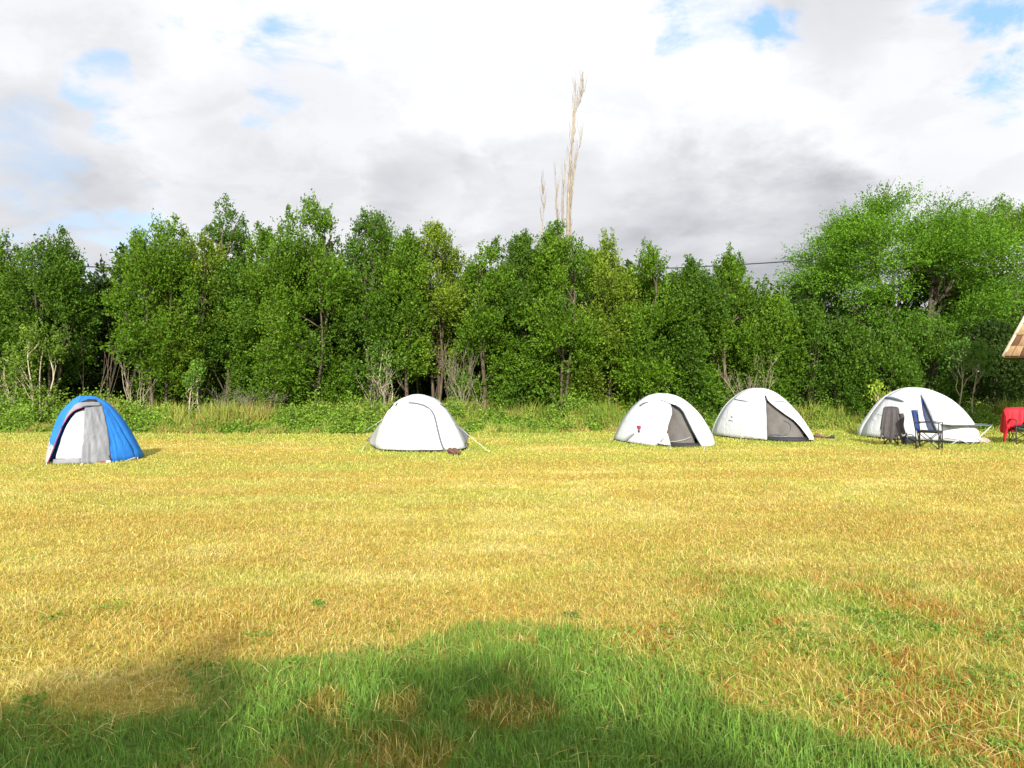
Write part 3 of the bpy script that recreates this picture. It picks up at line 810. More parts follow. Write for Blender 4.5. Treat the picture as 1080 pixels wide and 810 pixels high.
    def guy(s, px, py, gx_, gy_, peg=True):
        f, z = s.fz(px, py); a = s.P(f, z, .01); b = ground_at(gx_, gy_); b.z = .03
        off = Vector((s.ox, s.Yc, 0))
        mb = MB(); mb.tube([a - off, a.lerp(b, .5) - off - Vector((0, 0, .01)), b - off], .0055, 5)
        l_ = mb.build('guy_line', M_cord, s.root)
        mb = MB(); mb.tube([b - off + Vector((0, 0, -.06)), b - off + Vector((.01, 0, .05))], .008, 5); mb.build('peg', M_peg, s.root)

    def tub(s, mat=None, inset=.10, h=.17):
        mb = MB()
        for bk in (False, True):
            P = []
            for i in range(3):
                P.append([s.P(-1 + 2 * j / 40, h * i / 2, -inset, bk) - Vector((s.ox, s.Yc, 0)) for j in range(41)])
            mb.grid(P)
        mb.build('groundsheet', mat or M_dark, s.root, True, .004)

    def backhalf(s, mb, z0=.03):
        s.patch(mb, s.sil(-1, z0), s.sil(1, z0), 18, 30, 0, True)


def V2(lst, ox, oy, sc): return [(ox + x / sc, oy + y / sc) for x, y in lst]
def peg_at(t, px, py):
    b = ground_at(px, py); off = Vector((t.ox, t.Yc, 0)); mb = MB()
    mb.tube([b - off + Vector((0, 0, -.05)), b - off + Vector((.01, -.01, .06))], .009, 5); mb.build('peg', M_peg, t.root)


# --- blue and grey tent -------------------------------------------------
z = lambda l: V2(l, 0, 400, 4.5)
t = Tent(14.3, .35, z([(330, 115), (305, 140), (285, 170), (265, 220), (248, 270), (236, 320), (228, 360), (222, 403)]),
         z([(455, 92), (480, 107), (530, 162), (560, 205), (590, 258), (620, 320), (650, 387)]), (89, 417.6), .55, 1.3, 1.7,
         label='blue and grey dome tent with white inner door, alone at the left', wr=.02, seed=1)
y9 = lambda l: V2(l, 40, 410, 9)
mb = MB(); t.backhalf(mb)
t.patch(mb, y9([(690, 715), (680, 560), (660, 400), (635, 280), (600, 160), (560, 115)]) + [(.1, t.H - .003)], t.sil(1), 22, 22, fold=.012, folds=3)
ZIP = [(100, 712), (125, 650), (165, 545), (205, 440), (245, 345), (290, 268), (350, 205), (440, 172)]
t.patch(mb, t.sil(-1, .20)[:10] + [(-.9, t.H - .01)], y9([(158, 560), (205, 440), (240, 350), (262, 290), (305, 205), (352, 150), (400, 124)]) + [(0., t.H - .003)], 24, 10)
t.patch(mb, y9([(400, 124), (405, 100)]) + [(0, t.H - .003)], y9([(590, 128), (570, 115)]) + [(.1, t.H - .003)], 6, 10)
t.build(mb, 'flysheet', M_blue)
mb = MB(); t.patch(mb, y9([(405, 712), (415, 600), (432, 480), (440, 350), (448, 180)]), y9([(690, 712), (680, 560), (660, 400), (635, 280), (603, 160)]), 26, 26, .014, fold=.02, folds=4)
t.build(mb, 'door_flap', M_grey)
mb = MB(); t.patch(mb, y9([(262, 292), (305, 207), (352, 152), (400, 126), (500, 118), (592, 130)]), y9([(232, 372), (290, 268), (350, 208), (440, 176), (500, 165), (605, 165)]), 24, 6, .014)
t.build(mb, 'porch_hood', M_grey)
mb = MB(); t.patch(mb, y9([(112, 668), (135, 580), (180, 440), (228, 345), (280, 270), (325, 225)]), y9([(420, 668), (430, 560), (438, 430), (442, 340), (446, 260), (448, 190)]), 16, 16, -.10)
t.build(mb, 'inner_door', M_white)
mb = MB(); t.patch(mb, y9([(105, 718), (112, 672)]), y9([(412, 712), (415, 660)]), 3, 10, -.06); t.build(mb, 'inner_sill', M_grey)
t.seam('zip', y9(ZIP), M_redtrim, .008, .02)
mb = MB(); t.patch(mb, t.sil(-1, .02)[:3], y9([(100, 712), (158, 560)]), 6, 5, .002); t.build(mb, 'corner_panel', M_offwhite)
t.seam('zip', y9([(425, 170), (470, 160), (590, 158)]), M_trim, .008, .03)
t.ribbon('vent', y9([(410, 122), (480, 95), (540, 100)]), y9([(420, 128), (490, 122), (560, 118)]), M_dark, .02)
t.ribbon('hem', y9([(820, 700), (930, 660)]), y9([(815, 685), (925, 645)]), M_offwhite)
t.ribbon('hem', y9([(830, 706), (935, 672)]), y9([(825, 698), (930, 660)]), M_redtrim, .02)
t.ribbon('maker_badge', y9([(585, 715), (640, 712)]), y9([(588, 685), (638, 690)]), M_redtrim, .035, 4)
t.ribbon('maker_badge', y9([(645, 708), (690, 700)]), y9([(645, 680), (688, 678)]), M_white, .035, 4)
t.seam('toggle', y9([(672, 630), (678, 650), (690, 665), (680, 680)]), M_dark, .01, .03, 6)
t.tub(inset=.16, h=.08)
for px, py in ((49, 491), (86.5, 491), (145, 485)): peg_at(t, px, py)

# --- white tent with a zipped door ---------------------------------------
z = lambda l: V2(l, 370, 400, 7.2)
t = Tent(17.0, .0, z([(430, 130), (380, 146), (345, 172), (310, 205), (270, 255), (245, 305), (220, 370), (208, 430), (200, 500), (195, 530)]),
         z([(580, 128), (640, 146), (680, 172), (722, 215), (780, 300), (825, 375), (860, 450), (895, 535)]), (440, 415.8), .85, 1.1, 2.4,
         label='closed white dome tent with a curved grey door zip, second from the left', wr=.010, seed=4, g_pow=.75)
mb = MB(); t.backhalf(mb); t.patch(mb, t.sil(-1, .05), t.sil(1, .05), 24, 40); t.build(mb, 'flysheet', M_white)
t.seam('zip', z([(440, 178), (500, 182), (560, 200), (600, 225), (625, 260), (642, 310), (655, 370), (670, 430), (690, 500), (716, 552)]), M_trim, .021, .012, 26)
t.ribbon('vent', z([(348, 203), (362, 180)]), z([(340, 198), (355, 180)]), M_dark)
t.ribbon('vent', z([(330, 190), (300, 225)]), z([(322, 187), (292, 225)]), M_dark)
t.ribbon('vent', z([(672, 185), (712, 207)]), z([(680, 195), (715, 214)]), M_dark)
t.tub(inset=.05, h=.14)
off = Vector((t.ox, t.Yc, 0))
# side wings of the outer tent pegged out left and right
mb = MB(); a1, a2, a3 = px2w(399, 478 - 22, 17.0), px2w(400.5, 473, 16.75), ground_at(387.4, 469.5); a3.z = .10
a4 = t.P(-1, .95) ; top = t.P(-.98, .62, .01); bot = t.P(-.93, .06, .01)
P = []
for i in range(7):
    e = top.lerp(bot, i / 6); tip = top.lerp(Vector((a3.x, a3.y, .12)), min(1, i / 4)) if i < 4 else Vector((a3.x, a3.y, .12)).lerp(bot + Vector((-.05, 0, 0)), (i - 4) / 3)
    P.append([e.lerp(tip, j / 4) - off for j in range(5)])
mb.grid(P); t.build(mb, 'side_wing', M_offwhite)
mb = MB(); top = t.P(.98, .60, .01); bot = t.P(.97, .08, .0); tip0 = Vector(((495.5 - 540) / F * 17.9, 17.9, .28)); P = []
for i in range(7):
    e = top.lerp(bot, i / 6); tip = top.lerp(tip0, min(1, i / 4)) if i < 4 else tip0.lerp(bot, (i - 4) / 3)
    P.append([e.lerp(tip, j / 4) - off for j in range(5)])
mb.grid(P); t.build(mb, 'side_wing', M_grey)
t.guy(*z([(240, 308)])[0], 372, 463.5); t.guy(*z([(815, 358)])[0], 516, 478)
mb = MB(); b = ground_at(380.5, 479); mb.tube([Vector((a3.x, a3.y, .12)) - off, b - off + Vector((0, 0, .02))], .0055, 5); mb.build('guy_line', M_cord, t.root)
for px, py in ((399.5, 477.5), (494, 475.5)): peg_at(t, px, py)

t.seam('pole_sleeve', [(-.80, .03), (-.66, .45), (-.45, .85), (-.10, 1.14), (.12, 1.20)], M_seam, .009, .006, 26)
t.seam('pole_sleeve', [(.86, .03), (.74, .45), (.55, .85), (.20, 1.14), (-.02, 1.20)], M_seam, .009, .006, 26)
# --- white tent with open door and red emblem ----------------------------
z = lambda l: V2(l, 635, 400, 8.31)
t = Tent(18.7, -.75, z([(450, 130), (390, 148), (340, 180), (290, 218), (240, 268), (200, 320), (170, 368), (148, 412), (120, 470), (95, 530)]),
         z([(585, 128), (640, 140), (690, 162), (735, 192), (785, 235), (832, 282), (870, 330), (902, 382), (930, 430), (952, 475), (970, 525), (985, 572)]), (698.8, 414.7), 1.25, 1.2, 1.9,
         label='white dome tent with half open door and small red emblem, middle of the field', wr=.012, seed=7)
mb = MB(); t.backhalf(mb)
dl = [(600, 585), (582, 570), (572, 520), (574, 460), (582, 400), (600, 345), (614, 300), (612, 255), (600, 222)]
dl2 = [(475, 590), (500, 560), (545, 505), (572, 455), (580, 402), (600, 345), (614, 300), (612, 255), (600, 222)]
dr_ = [(870, 590), (830, 520), (795, 455), (760, 385), (735, 335), (710, 285), (680, 250), (640, 225), (600, 212)]
t.patch(mb, t.sil(-1, .04), z(dl2) + z([(560, 200), (520, 188)]) + [(-.05, t.H - .003)], 26, 26)
t.patch(mb, z(dr_) + z([(560, 196), (520, 182)]) + [(0., t.H - .003)], t.sil(1, .04), 26, 22)
t.build(mb, 'flysheet', M_white)
mb = MB(); t.patch(mb, z([(545, 585), (545, 400), (575, 200)]), z([(880, 585), (850, 420), (700, 215)]), 16, 14, -.22); t.build(mb, 'mesh_door', M_mesh)
mb = MB(); t.patch(mb, z([(480, 560), (520, 545), (560, 470)]), z([(600, 595), (603, 590), (575, 475)]), 8, 8, .03, fold=.025, folds=3); t.build(mb, 'rolled_flap', M_offwhite)
t.seam('door_edge', z(dr_[::-1][1:]), M_trim, .016, .008, 24)
t.seam('door_edge', z(dl2[1:]), M_trim, .007, .008, 24)
t.seam('zip', z([(490, 180), (530, 188), (570, 203), (600, 215)]), M_trim, .007, .012)
t.seam('mesh_door_zip', z([(590, 555), (680, 550), (760, 535), (830, 510)]), M_offwhite, .010, -.19)
t.seam('flap_edge', z([(470, 565), (500, 575), (560, 575), (600, 578)]), M_trim, .006, .05)
t.ribbon('vent', z([(330, 228), (365, 205), (405, 198)]), z([(335, 240), (370, 215), (408, 202)]), M_trim)
t.ribbon('side_crumple', z([(165, 540), (215, 510), (285, 462)]), z([(190, 545), (240, 520), (290, 475)]), M_offwhite, .02)  # crumpled side fabric, set as a pale strip and a grey strip
t.ribbon('side_crumple', z([(160, 538), (210, 535), (290, 470)]), z([(168, 545), (222, 538), (292, 476)]), M_grey, .03)
lg = t.ribbon('emblem', z([(308, 408), (312, 425), (318, 440)]), z([(340, 405), (345, 425), (330, 445)]), M_redtrim, .016)
t.ribbon('emblem_black', z([(316, 447), (322, 468)]), z([(332, 447), (334, 462)]), M_dark, .018, parent=lg)  # black part of the mark, just below the red one
t.tub(inset=.06, h=.10)
for px, py in ((646, 465), (661, 471), (742.5, 474), (753.5, 470.5), (707, 474)): peg_at(t, px, py)

t.seam('pole_sleeve', [(-.55, .03), (-.50, .4), (-.38, .8), (-.15, 1.1), (.0, 1.18)], M_seam, .008, .006, 26)
t.seam('pole_sleeve', [(.80, .03), (.76, .4), (.66, .8), (.40, 1.1), (.1, 1.2)], M_seam, .008, .006, 26)
# --- white tent with the mesh triangle door ------------------------------
z = lambda l: V2(l, 740, 395, 8.31)
t = Tent(20.2, -.7, z([(440, 120), (400, 130), (350, 155), (300, 190), (258, 224), (220, 262), (190, 302), (160, 352), (135, 400), (110, 455), (98, 500), (90, 532)]),
         z([(530, 120), (562, 126), (605, 140), (652, 166), (700, 203), (742, 242), (790, 293), (832, 342), (870, 392), (902, 442), (930, 490), (952, 532), (962, 570)]), (799.2, 409.2), 1.35, 1.3, 1.9,
         label='white dome tent with a dark triangular mesh door, second from the right', wr=.012, seed=9)
mb = MB(); t.backhalf(mb)
t.patch(mb, t.sil(-1, .05), z([(573, 572), (568, 450), (565, 330), (563, 235), (556, 190)]) + [(0, t.H - .003)], 26, 26)
t.patch(mb, z([(940, 572), (905, 520), (860, 460), (805, 402), (720, 345), (640, 285), (580, 232), (560, 190)]) + [(0, t.H - .003)], t.sil(1, .03), 26, 14, fold=.01, folds=1)
t.build(mb, 'flysheet', M_white)
mb = MB(); t.patch(mb, z([(545, 592), (550, 400), (560, 200)]), z([(950, 588), (860, 440), (580, 200)]), 16, 16, -.10); md_ = t.build(mb, 'mesh_door', M_mesh)
t.seam('door_edge', z([(940, 568), (905, 520), (860, 460), (805, 402), (720, 345), (640, 285), (580, 232), (562, 200)]), M_dark, .012, .01, 24)
t.seam('door_edge', z([(575, 572), (570, 450), (567, 330), (564, 235)]), M_trim, .006, .01)
t.ribbon('zip_cover', z([(550, 185), (560, 235)]), z([(566, 188), (573, 235)]), M_dark, .016, 6)
t.seam('mesh_door_zip', z([(735, 405), (775, 418), (800, 445), (797, 490), (765, 525), (720, 540), (660, 525), (600, 532)]), M_trim, .007, -.07)
t.seam('mesh_door_zip', z([(590, 545), (680, 548), (760, 545)]), M_offwhite, .005, -.06)
t.ribbon('vent', z([(290, 213), (340, 222), (400, 232)]), z([(292, 219), (340, 230), (398, 238)]), M_trim)
t.ribbon('vent', z([(615, 228), (680, 230), (740, 240)]), z([(617, 234), (680, 237), (738, 246)]), M_trim)
t.seam('side_zip', z([(870, 395), (900, 460), (940, 540)]), M_trim, .008, .012)
t.ribbon('toggle', z([(820, 370), (850, 400)]), z([(832, 362), (860, 392)]), M_offwhite)
t.ribbon('emblem', z([(260, 366), (268, 378)]), z([(268, 364), (274, 376)]), M_trim, .014, 3)
t.ribbon('wordmark', z([(240, 398), (275, 405)]), z([(240, 402), (275, 409)]), M_trim, .014, 3)
t.seam('seam', z([(352, 375), (348, 450), (345, 560)]), M_offwhite, .005, .008)
t.tub(inset=.05, h=.13)
for px, py in ((751, 460), (778.5, 467), (855.5, 465)): peg_at(t, px, py)

t.seam('pole_sleeve', [(-.62, .03), (-.56, .4), (-.44, .8), (-.2, 1.15), (.0, 1.27)], M_seam, .008, .006, 26)
# --- the rightmost white tent --------------------------------------------
z = lambda l: V2(l, 895, 395, 7.2)
t = Tent(19.6, -.9, z([(440, 100), (400, 110), (350, 132), (300, 160), (258, 195), (220, 238), (188, 280), (160, 322), (132, 365), (110, 400), (90, 438)]),
         z([(530, 98), (562, 105), (602, 115), (642, 131), (692, 153), (742, 182), (792, 222), (842, 271), (872, 310), (902, 352), (925, 395), (943, 435), (950, 500)]), (963, 408.5), 1.3, 1.3, 1.9,
         label='rightmost white dome tent with a narrow dark door slit behind the chairs', wr=.012, seed=12)
mb = MB(); t.backhalf(mb)
t.patch(mb, t.sil(-1, .05), z([(700, 500), (672, 440), (625, 430), (598, 400), (575, 330), (560, 250), (548, 165)]) + [(0, t.H - .003)], 26, 26)
t.patch(mb, z([(705, 500), (680, 445), (650, 385), (620, 310), (590, 240), (570, 195), (550, 158)]) + [(0.02, t.H - .003)], t.sil(1, .05), 26, 18)
t.build(mb, 'flysheet', M_white)
mb = MB(); t.patch(mb, z([(560, 440), (560, 330), (540, 180)]), z([(700, 450), (660, 350), (560, 170)]), 10, 8, -.07); t.build(mb, 'mesh_door', M_slate)
t.seam('door_edge', z([(548, 158), (560, 240), (575, 320), (598, 400), (622, 435)]), M_navy, .012, .01)
t.seam('door_edge', z([(552, 165), (590, 240), (620, 310), (650, 385), (675, 445)]), M_trim, .008, .01)
t.ribbon('vent', z([(282, 170), (330, 168), (380, 182), (425, 203)]), z([(300, 182), (335, 188), (380, 200), (422, 207)]), M_trim, .03)
t.seam('seam', z([(265, 312), (225, 300)]), M_offwhite, .005, .01)
t.seam('pole_sleeve', z([(690, 158), (742, 186), (792, 226), (842, 276), (880, 330), (915, 390), (935, 440)]), M_offwhite, .006, .012)
t.tub(inset=.03, h=.17)
for px, py in ((907, 457), (1029, 466)): peg_at(t, px, py)


# ------------------------------------------------------------------ camp furniture
def camp_chair(name, label, X, Y, rz, seat_mat, back_mat, w=.50, group='folding camp chairs'):
    """folding chair, faces its local -Y"""
    o = empty(name, (X, Y, 0), rz, label=label, cat='chair', group=group); h = w / 2
    mb = MB()
    for sx in (-1, 1):
        mb.tube([(sx * h, -.22, .02), (-sx * h * .95, -.20, .40)], .010)                      # front cross
        mb.tube([(sx * h, .24, .02), (-sx * h * .95, .22, .40)], .010)                        # back cross
        mb.tube([(sx * h, -.22, .02), (sx * h * 1.0, .22, .40)], .010); mb.tube([(sx * h, .24, .02), (sx * h, -.20, .40)], .010)
    mb.build('cross_braces', M_black, o)
    for sx in (-1, 1):
        mb = MB(); mb.tube([(sx * h, -.22, .0), (sx * h, -.22, .60)], .011); mb.blob((sx * h, -.22, .015), (.022, .022, .015)); mb.build('leg', M_black, o)
        mb = MB(); mb.tube([(sx * h, .24, .0), (sx * h, .245, .45), (sx * h * 1.02, .30, .88)], .011); mb.blob((sx * h, .24, .015), (.022, .022, .015)); mb.build('leg', M_black, o)
        mb = MB(); mb.grid([[(sx * h + a, y_, .60 + (.012 if a == 0 else 0) + .015 * cos(y_ * 8)) for a in (-.03, 0, .03)] for y_ in (-.24, -.12, 0, .12, .26)]); mb.build('armrest', M_dark, o, True, .008)
    mb = MB(); mb.grid([[(h * (-1 + 2 * i / 8), -.24 + .46 * j / 6, .42 - .05 * (1 - (2 * i / 8 - 1) ** 2)) for i in range(9)] for j in range(7)]); mb.build('seat', seat_mat, o, True, .008)
    mb = MB(); mb.grid([[(h * (-1 + 2 * i / 8) * 1.02, .235 + .085 * j / 6 + .05 * (1 - (2 * i / 8 - 1) ** 2), .40 + .48 * j / 6) for i in range(9)] for j in range(7)]); mb.build('backrest', back_mat, o, True, .008)
    return o


def drape(w, d0, d1, zt, zf, zb, sh, name, mat, label, cat, loc, rz, group=None, fold=.025, seed=1, side=.12, nx=26):
    """cloth hung over a bar: front drop to zf, back drop to zb"""
    rnd = random.Random(seed); P = []; n = 9
    for j in range(2 * n + 1):
        row = []
        for i in range(nx + 1):
            u = -1 + 2 * i / nx; t_ = (j - n) / n
            zz = zt - (zt - (zf if t_ < 0 else zb) + .07 * sin(u * 5 + seed) + .03 * sin(u * 13 + seed)) * abs(t_) ** 1.15 - .02 * u * u
            y_ = (d0 if t_ < 0 else d1) * (abs(t_) ** .5) * (1 if t_ > 0 else -1)
            fl = fold * sin(u * 10 + seed + 2 * abs(t_)) * abs(t_) ** .7 + fold * .5 * sin(u * 23 + seed * 3) * abs(t_)
            row.append((u * w / 2 * (1 + sh * abs(t_)), y_ + fl, max(zz - side * max(0, abs(u) - .85) * 2, .03)))
        P.append(row)
    mb = MB(); mb.grid(P); o = mb.build(name, mat, None, True, .012); o.location = loc; o.rotation_euler = (0, 0, rz)
    return tag(o, label, cat, group)


# chair under the dark jacket, seen from behind
p = ground_at(945, 469.5)
camp_chair('camp_chair', 'camp chair hidden under the dark grey jacket', p.x - .02, p.y + .20, radians(153), M_dark, M_dark, .30)
drape(.33, .17, .10, .94, .17, .40, .50, 'jacket', M_charcoal, 'dark grey jacket hung over the back of a camp chair', 'jacket', (p.x - .16, p.y - .08, 0), radians(-27), seed=2, fold=.022)
mb = MB()
for k_ in range(2):
    P = []
    for i in range(9):
        a = i / 8; r_ = .052 - .012 * a
        P.append([(.0 + cos(q * pi / 4) * r_ + .015 * sin(i), sin(q * pi / 4) * r_, -.5 * a) for q in range(9)])
    if k_ == 0: mb.grid(P)
sl = mb.build('sleeve', M_charcoal, bpy.data.objects['jacket']); sl.location = (.21, -.09, .78); sl.rotation_euler = (0, radians(-6), 0)
# blue chair seen from the side
p = ground_at(977, 474.5)
camp_chair('camp_chair', 'navy blue folding camp chair turned sideways in front of the rightmost tent', p.x + .20, p.y + .22, radians(50), M_dark, M_navy, .42)
# red draped chair
p = ground_at(1078, 469)
camp_chair('camp_chair', 'camp chair with a green seat under the red blanket at the right edge', p.x + .22, p.y + .1, radians(-16), M_teal, M_dark, .66)
drape(.86, .12, .16, .90, .45, .30, .10, 'blanket', M_red, 'bright red blanket draped over the camp chair at the right edge', 'blanket', (p.x + .30, p.y + .38, 0), radians(-16), seed=5, fold=.03)
mb = MB(); P = []
for j in range(9):
    P.append([(-.02 + .06 * sin(i * 1.1 + j * .5) * j / 8 + (.10) * (i / 6 - .5) * 1.2, -.50 + .56 * i / 6, .86 - .18 * (1 - i / 6) - .62 * j / 8 * (1 - .1 * i / 6)) for i in range(7)])
mb.grid(P); bl = mb.build('blanket_side', M_red, bpy.data.objects['blanket'], True, .012); bl.location = (-.46, 0, 0)

# low folding table
p = ground_at(1016, 469.5); X0, Y0 = p.x, p.y + .35
o = empty('camp_table', (X0, Y0, 0), label='low folding table with thin dark top and white crossed legs', cat='table')
L0 = px2w(995, 447.5, Y0).x - X0; L1 = px2w(1040, 447.5, Y0).x - X0; ZT = px2w(1000, 448, Y0).z
mb = MB(); mb.box(((L0 + L1) / 2, 0, ZT), (L1 - L0, .55, .02)); mb.build('table_top', M_trim, o, False, 0, .005)
for a, b, yy in ((L1 - .03, L1 - .52, -.25), (L1 - .52, L1 - .03, .25)):
    mb = MB(); mb.tube([(a, yy, ZT - .01), (b, yy, .0)], .012); mb.build('leg', M_alu, o)
for a, b, yy in ((L0 + .03, L0 + .50, -.25), (L0 + .50, L0 + .03, .25), (L0 + .5, L0 + .03, -.23), (L1 - .50, L1 - .03, -.23)):
    mb = MB(); mb.tube([(a, yy, ZT * (.55 if a == L0 + .03 or a == L0 + .5 else .5)), (b, yy, .0)], .010); mb.build('leg', M_alu, o)


# ------------------------------------------------------------------ small things
def shoe(name, label, px, py, rz, mat, group, sc=1.):
    p = ground_at(px, py); o = empty(name, (p.x, p.y, 0), rz, label=label, cat='shoe', group=group)
    mb = MB(); n = 10
    prof = [(-.13, .035, .10), (-.11, .042, .115), (-.06, .044, .12), (-.02, .044, .105), (.03, .047, .08), (.07, .05, .065), (.11, .046, .055), (.135, .03, .045)]
    P = [[(x_ * sc, (cos(2 * pi * q / n) * w_) * sc, (.02 + h_ * (.5 + .5 * sin(2 * pi * q / n))) * sc) for q in range(n + 1)] for x_, w_, h_ in prof]
    mb.grid(P); mb.add([P[0][q] for q in range(n)], [tuple(range(n))]); mb.add([P[-1][q] for q in range(n)], [tuple(range(n))]); mb.build('upper', mat, o)
    mb = MB(); a = [(x_ * sc, w_ * 1.08 * sc) for x_, w_, h_ in prof]; ring = a + [(x_, -y_) for x_, y_ in a[::-1]]; m = len(ring)
    mb.add([(x_, y_, .0) for x_, y_ in ring] + [(x_, y_, .025 * sc) for x_, y_ in ring], [tuple(range(m))[::-1], tuple(range(m, 2 * m))] + [(i, (i + 1) % m, m + (i + 1) % m, m + i) for i in range(m)])
    mb.build('sole', M_dull if mat is not M_dull else M_beige, o, False)
    return o


G = 'hiking shoes at the zipped tent'
shoe('hiking_shoe', 'brown hiking shoe left of the pair in front of the zipped white tent', 476.5, 479.5, radians(-60), M_brown, G, 1.05)
shoe('hiking_shoe', 'brown hiking shoe right of the pair in front of the zipped white tent', 481.5, 479.5, radians(-50), M_brown, G, 1.05)
shoe('walking_shoe', 'brown shoe lying in the grass right of the mesh door tent', 865, 462.5, radians(-20), M_brown, 'shoes near the mesh door tent', 1.0)
shoe('walking_shoe', 'brown shoe nearest the right corner of the mesh door tent', 861, 462, radians(200), M_redtrim, 'shoes near the mesh door tent', .9)
shoe('dark_shoe', 'small dark shoe in the grass between the two right hand tents', 875.5, 463.5, radians(170), M_dull, 'shoes near the mesh door tent', .85)
shoe('dark_shoe', 'dark shoe under the low table beside the tent corner', 1024, 468.5, radians(10), M_dull, 'shoes under the table', 1.15)
shoe('dark_shoe', 'second dark shoe under the low table, left of the other', 1019, 468, radians(30), M_dull, 'shoes under the table', 1.1)


def lump(name, label, cat, px, py, r, mat, seed, parts_=5):
    p = ground_at(px, py); rnd = random.Random(seed); mb = MB()
    n1, n2 = 22, 12; P = []
    for i in range(n2 + 1):
        t_ = pi * i / n2; row = []
        for j in range(n1 + 1):
            a = 2 * pi * j / n1; k_ = 1 + .13 * sin(3 * a + seed) * sin(t_) + .1 * sin(5 * a + 4 * t_ + seed) * sin(t_) + .06 * sin(9 * t_ + 2 * a)
            row.append((r[0] * sin(t_) * cos(a) * k_, r[1] * sin(t_) * sin(a) * k_, max(0, r[2] * (.85 + cos(t_) * k_))))
        P.append(row)
    mb.grid(P); o = mb.build(name, mat); o.location = (p.x, p.y, 0); return tag(o, label, cat)


lump('cloth_bundle', 'crumpled beige cloth bundle at the right foot of the low table', 'bundle', 1034, 468, (.20, .14, .09), M_beige, 3)
# dark bag between the chairs
p = ground_at(961, 469); o = empty('cool_bag', (p.x, p.y + .1, 0), radians(5), label='black cool bag on the grass between the jacket chair and the blue chair', cat='bag')
mb = MB(); mb.box((0, 0, .10), (.30, .2, .19)); mb.build('bag_body', M_dark, o, True, 0, .03)
mb = MB(); mb.tube([(-.12, 0, .19), (-.08, 0, .24), (.08, 0, .24), (.12, 0, .19)], .01); mb.build('handle', M_dull, o)
p = ground_at(956.6, 469); mb = MB()
prof = [(0, .0), (.036, .0), (.038, .02), (.038, .18), (.03, .21), (.014, .24), (.013, .29), (0, .29)]
mb.grid([[(r_ * cos(a * pi / 6), r_ * sin(a * pi / 6), h_) for a in range(13)] for r_, h_ in prof])
ob = mb.build('bottle', M_glass); ob.location = (p.x, p.y + .02, 0); tag(ob, 'dark bottle standing by the black cool bag', 'bottle')
p = ground_at(969.2, 468); o = empty('garden_torch', (p.x, p.y, 0), label='thin brown stake with a dark cap behind the blue chair', cat='torch')
mb = MB(); mb.tube([(0, 0, -.05), (0, 0, .50)], .012); mb.build('stake', M_brown, o)
mb = MB(); mb.tube([(0, 0, .50), (0, 0, .56)], .035, 10, .025); mb.build('cap', M_dull, o)

# ------------------------------------------------------------------ shingle roofed shelter
m_sh, g_, o_ = mat_new('wood_shingle')
tcn = g_.n.new('ShaderNodeTexCoord'); oi = g_.n.new('ShaderNodeAttribute'); oi.attribute_name = 'col'
nz = g_.noise(g_.v('MULTIPLY', tcn.outputs['Object'], (14, 14, 3)), 2., 5, .6)
cc_ = g_.mix(1., oi.outputs['Color'], g_.mix(g_.rng(nz, .3, .7), (.75, .7, .65, 1), (1.15, 1.12, 1.1, 1)), 'MULTIPLY')
g_.l.new(princ(g_, cc_, .8, .2, 0, bump(g_, nz, .4, .01)), o_.inputs[0])
M_plank = plain('shelter_wood', (.13, .075, .04), .8, var=.3, scale=8)
M_hip = plain('hip_board', (.62, .55, .42), .7)
Yh = 20.; e0 = px2w(1058, 377, Yh); hw_ = 1.5; rz_ = -math.atan2(1058 - CX, F) - radians(1); ct = Vector((e0.x + hw_ * cos(rz_) - hw_ * sin(rz_), Yh + hw_ * sin(rz_) + hw_ * cos(rz_), 0)); ze = e0.z; zt_ = ze + 3.3
o = empty('shelter', ct, rz_, label='small wooden shelter with a pale shingle roof at the right edge', cat='shelter')
rf = MB(); ap = Vector((0, 0, zt_)); cor = [Vector((-hw_, -hw_, ze)), Vector((hw_, -hw_, ze)), Vector((hw_, hw_, ze)), Vector((-hw_, hw_, ze))]
for i in range(4): rf.add([cor[i], cor[(i + 1) % 4], ap], [(0, 1, 2)])
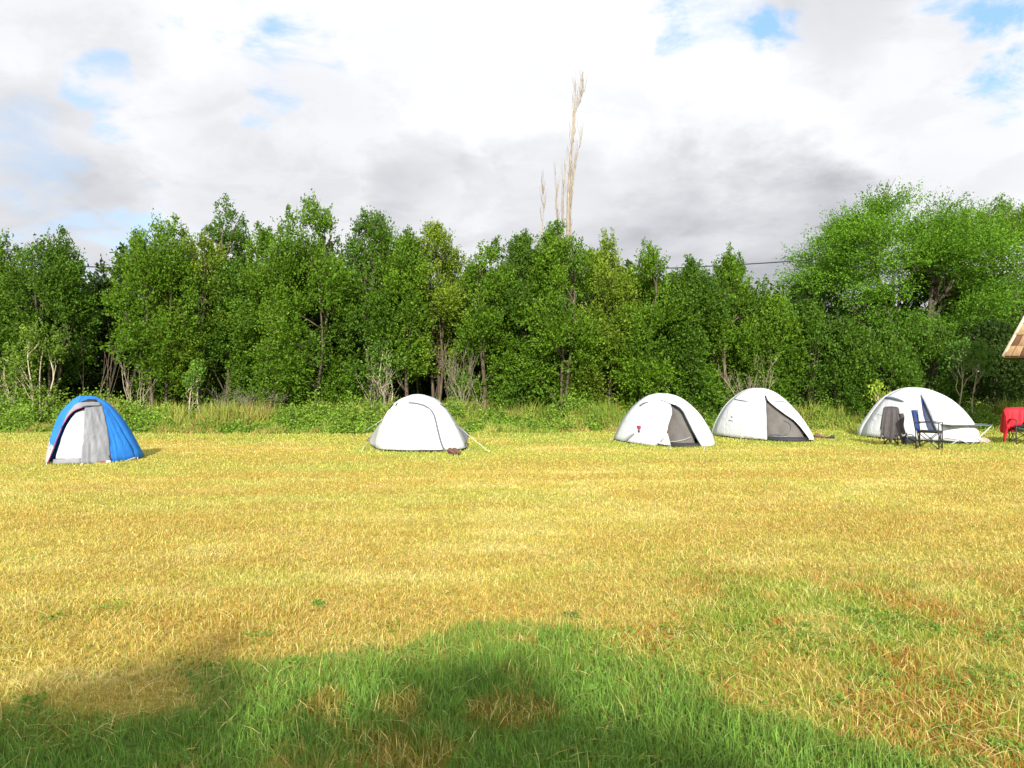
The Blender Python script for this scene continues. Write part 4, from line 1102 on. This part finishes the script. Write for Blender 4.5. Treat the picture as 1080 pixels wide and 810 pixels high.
rf.add(cor, [(3, 2, 1, 0)]); roof = rf.build('roof', M_plank, o, False)
rnd = random.Random(8); Vs = []; Qs_ = []; Cs = []
for i in range(4):
    a, b = cor[i], cor[(i + 1) % 4]; nrm = (b - a).cross(ap - a).normalized(); rows = 11
    for r_ in range(rows):
        t0, t1 = r_ / rows, min(1, (r_ + 1.25) / rows)
        wl = (b - a).length * (1 - t0); xx = 0.0
        while xx < wl - .02:
            w_ = min(rnd.uniform(.14, .34), wl - xx); u0, u1 = xx / wl, (xx + w_ - .012) / wl
            A0, B0 = a.lerp(ap, t0), b.lerp(ap, t0); A1, B1 = a.lerp(ap, t1), b.lerp(ap, t1)
            lift = rnd.uniform(.035, .065); j0 = rnd.uniform(-.03, .02); dn = (A0 - A1).normalized() * j0
            q = [A0.lerp(B0, u0) + nrm * lift + dn, A0.lerp(B0, u1) + nrm * lift + dn, A1.lerp(B1, min(1, u1)) + nrm * .012, A1.lerp(B1, u0) + nrm * .012]
            nb_ = len(Vs); Vs += [tuple(v) for v in q] + [tuple(v - nrm * .02) for v in q[:2]]; Qs_ += [(nb_, nb_ + 1, nb_ + 2, nb_ + 3), (nb_, nb_ + 4, nb_ + 5, nb_ + 1)]
            cbase = rnd.choice([(.38, .25, .14), (.44, .32, .19), (.27, .15, .08), (.16, .085, .05), (.40, .28, .16)]); k_ = rnd.uniform(.85, 1.1)
            Cs += [tuple(q_ * k_ for q_ in cbase)] * 6; xx += w_
mesh_np('shingles', Vs, np.array(Qs_), m_sh, roof, np.array(Cs))
mb = MB()
for c_ in cor: mb.tube([c_ * 1.0 + Vector((0, 0, .03)), ap + Vector((0, 0, .06))], .05, 4)
mb.build('hip_board', M_hip, roof)
for sx in (-1, 1):
    for sy in (-1, 1):
        mb = MB(); mb.box((sx * .72, sy * .72, ze / 2), (.12, .12, ze)); mb.build('post', M_plank, o, False)
mb = MB(); mb.box((0, .75, ze / 2), (1.3, .05, ze - .01)); mb.box((.75, 0, ze / 2), (.05, 1.3, ze - .02)); mb.build('wall', M_plank, o, False)
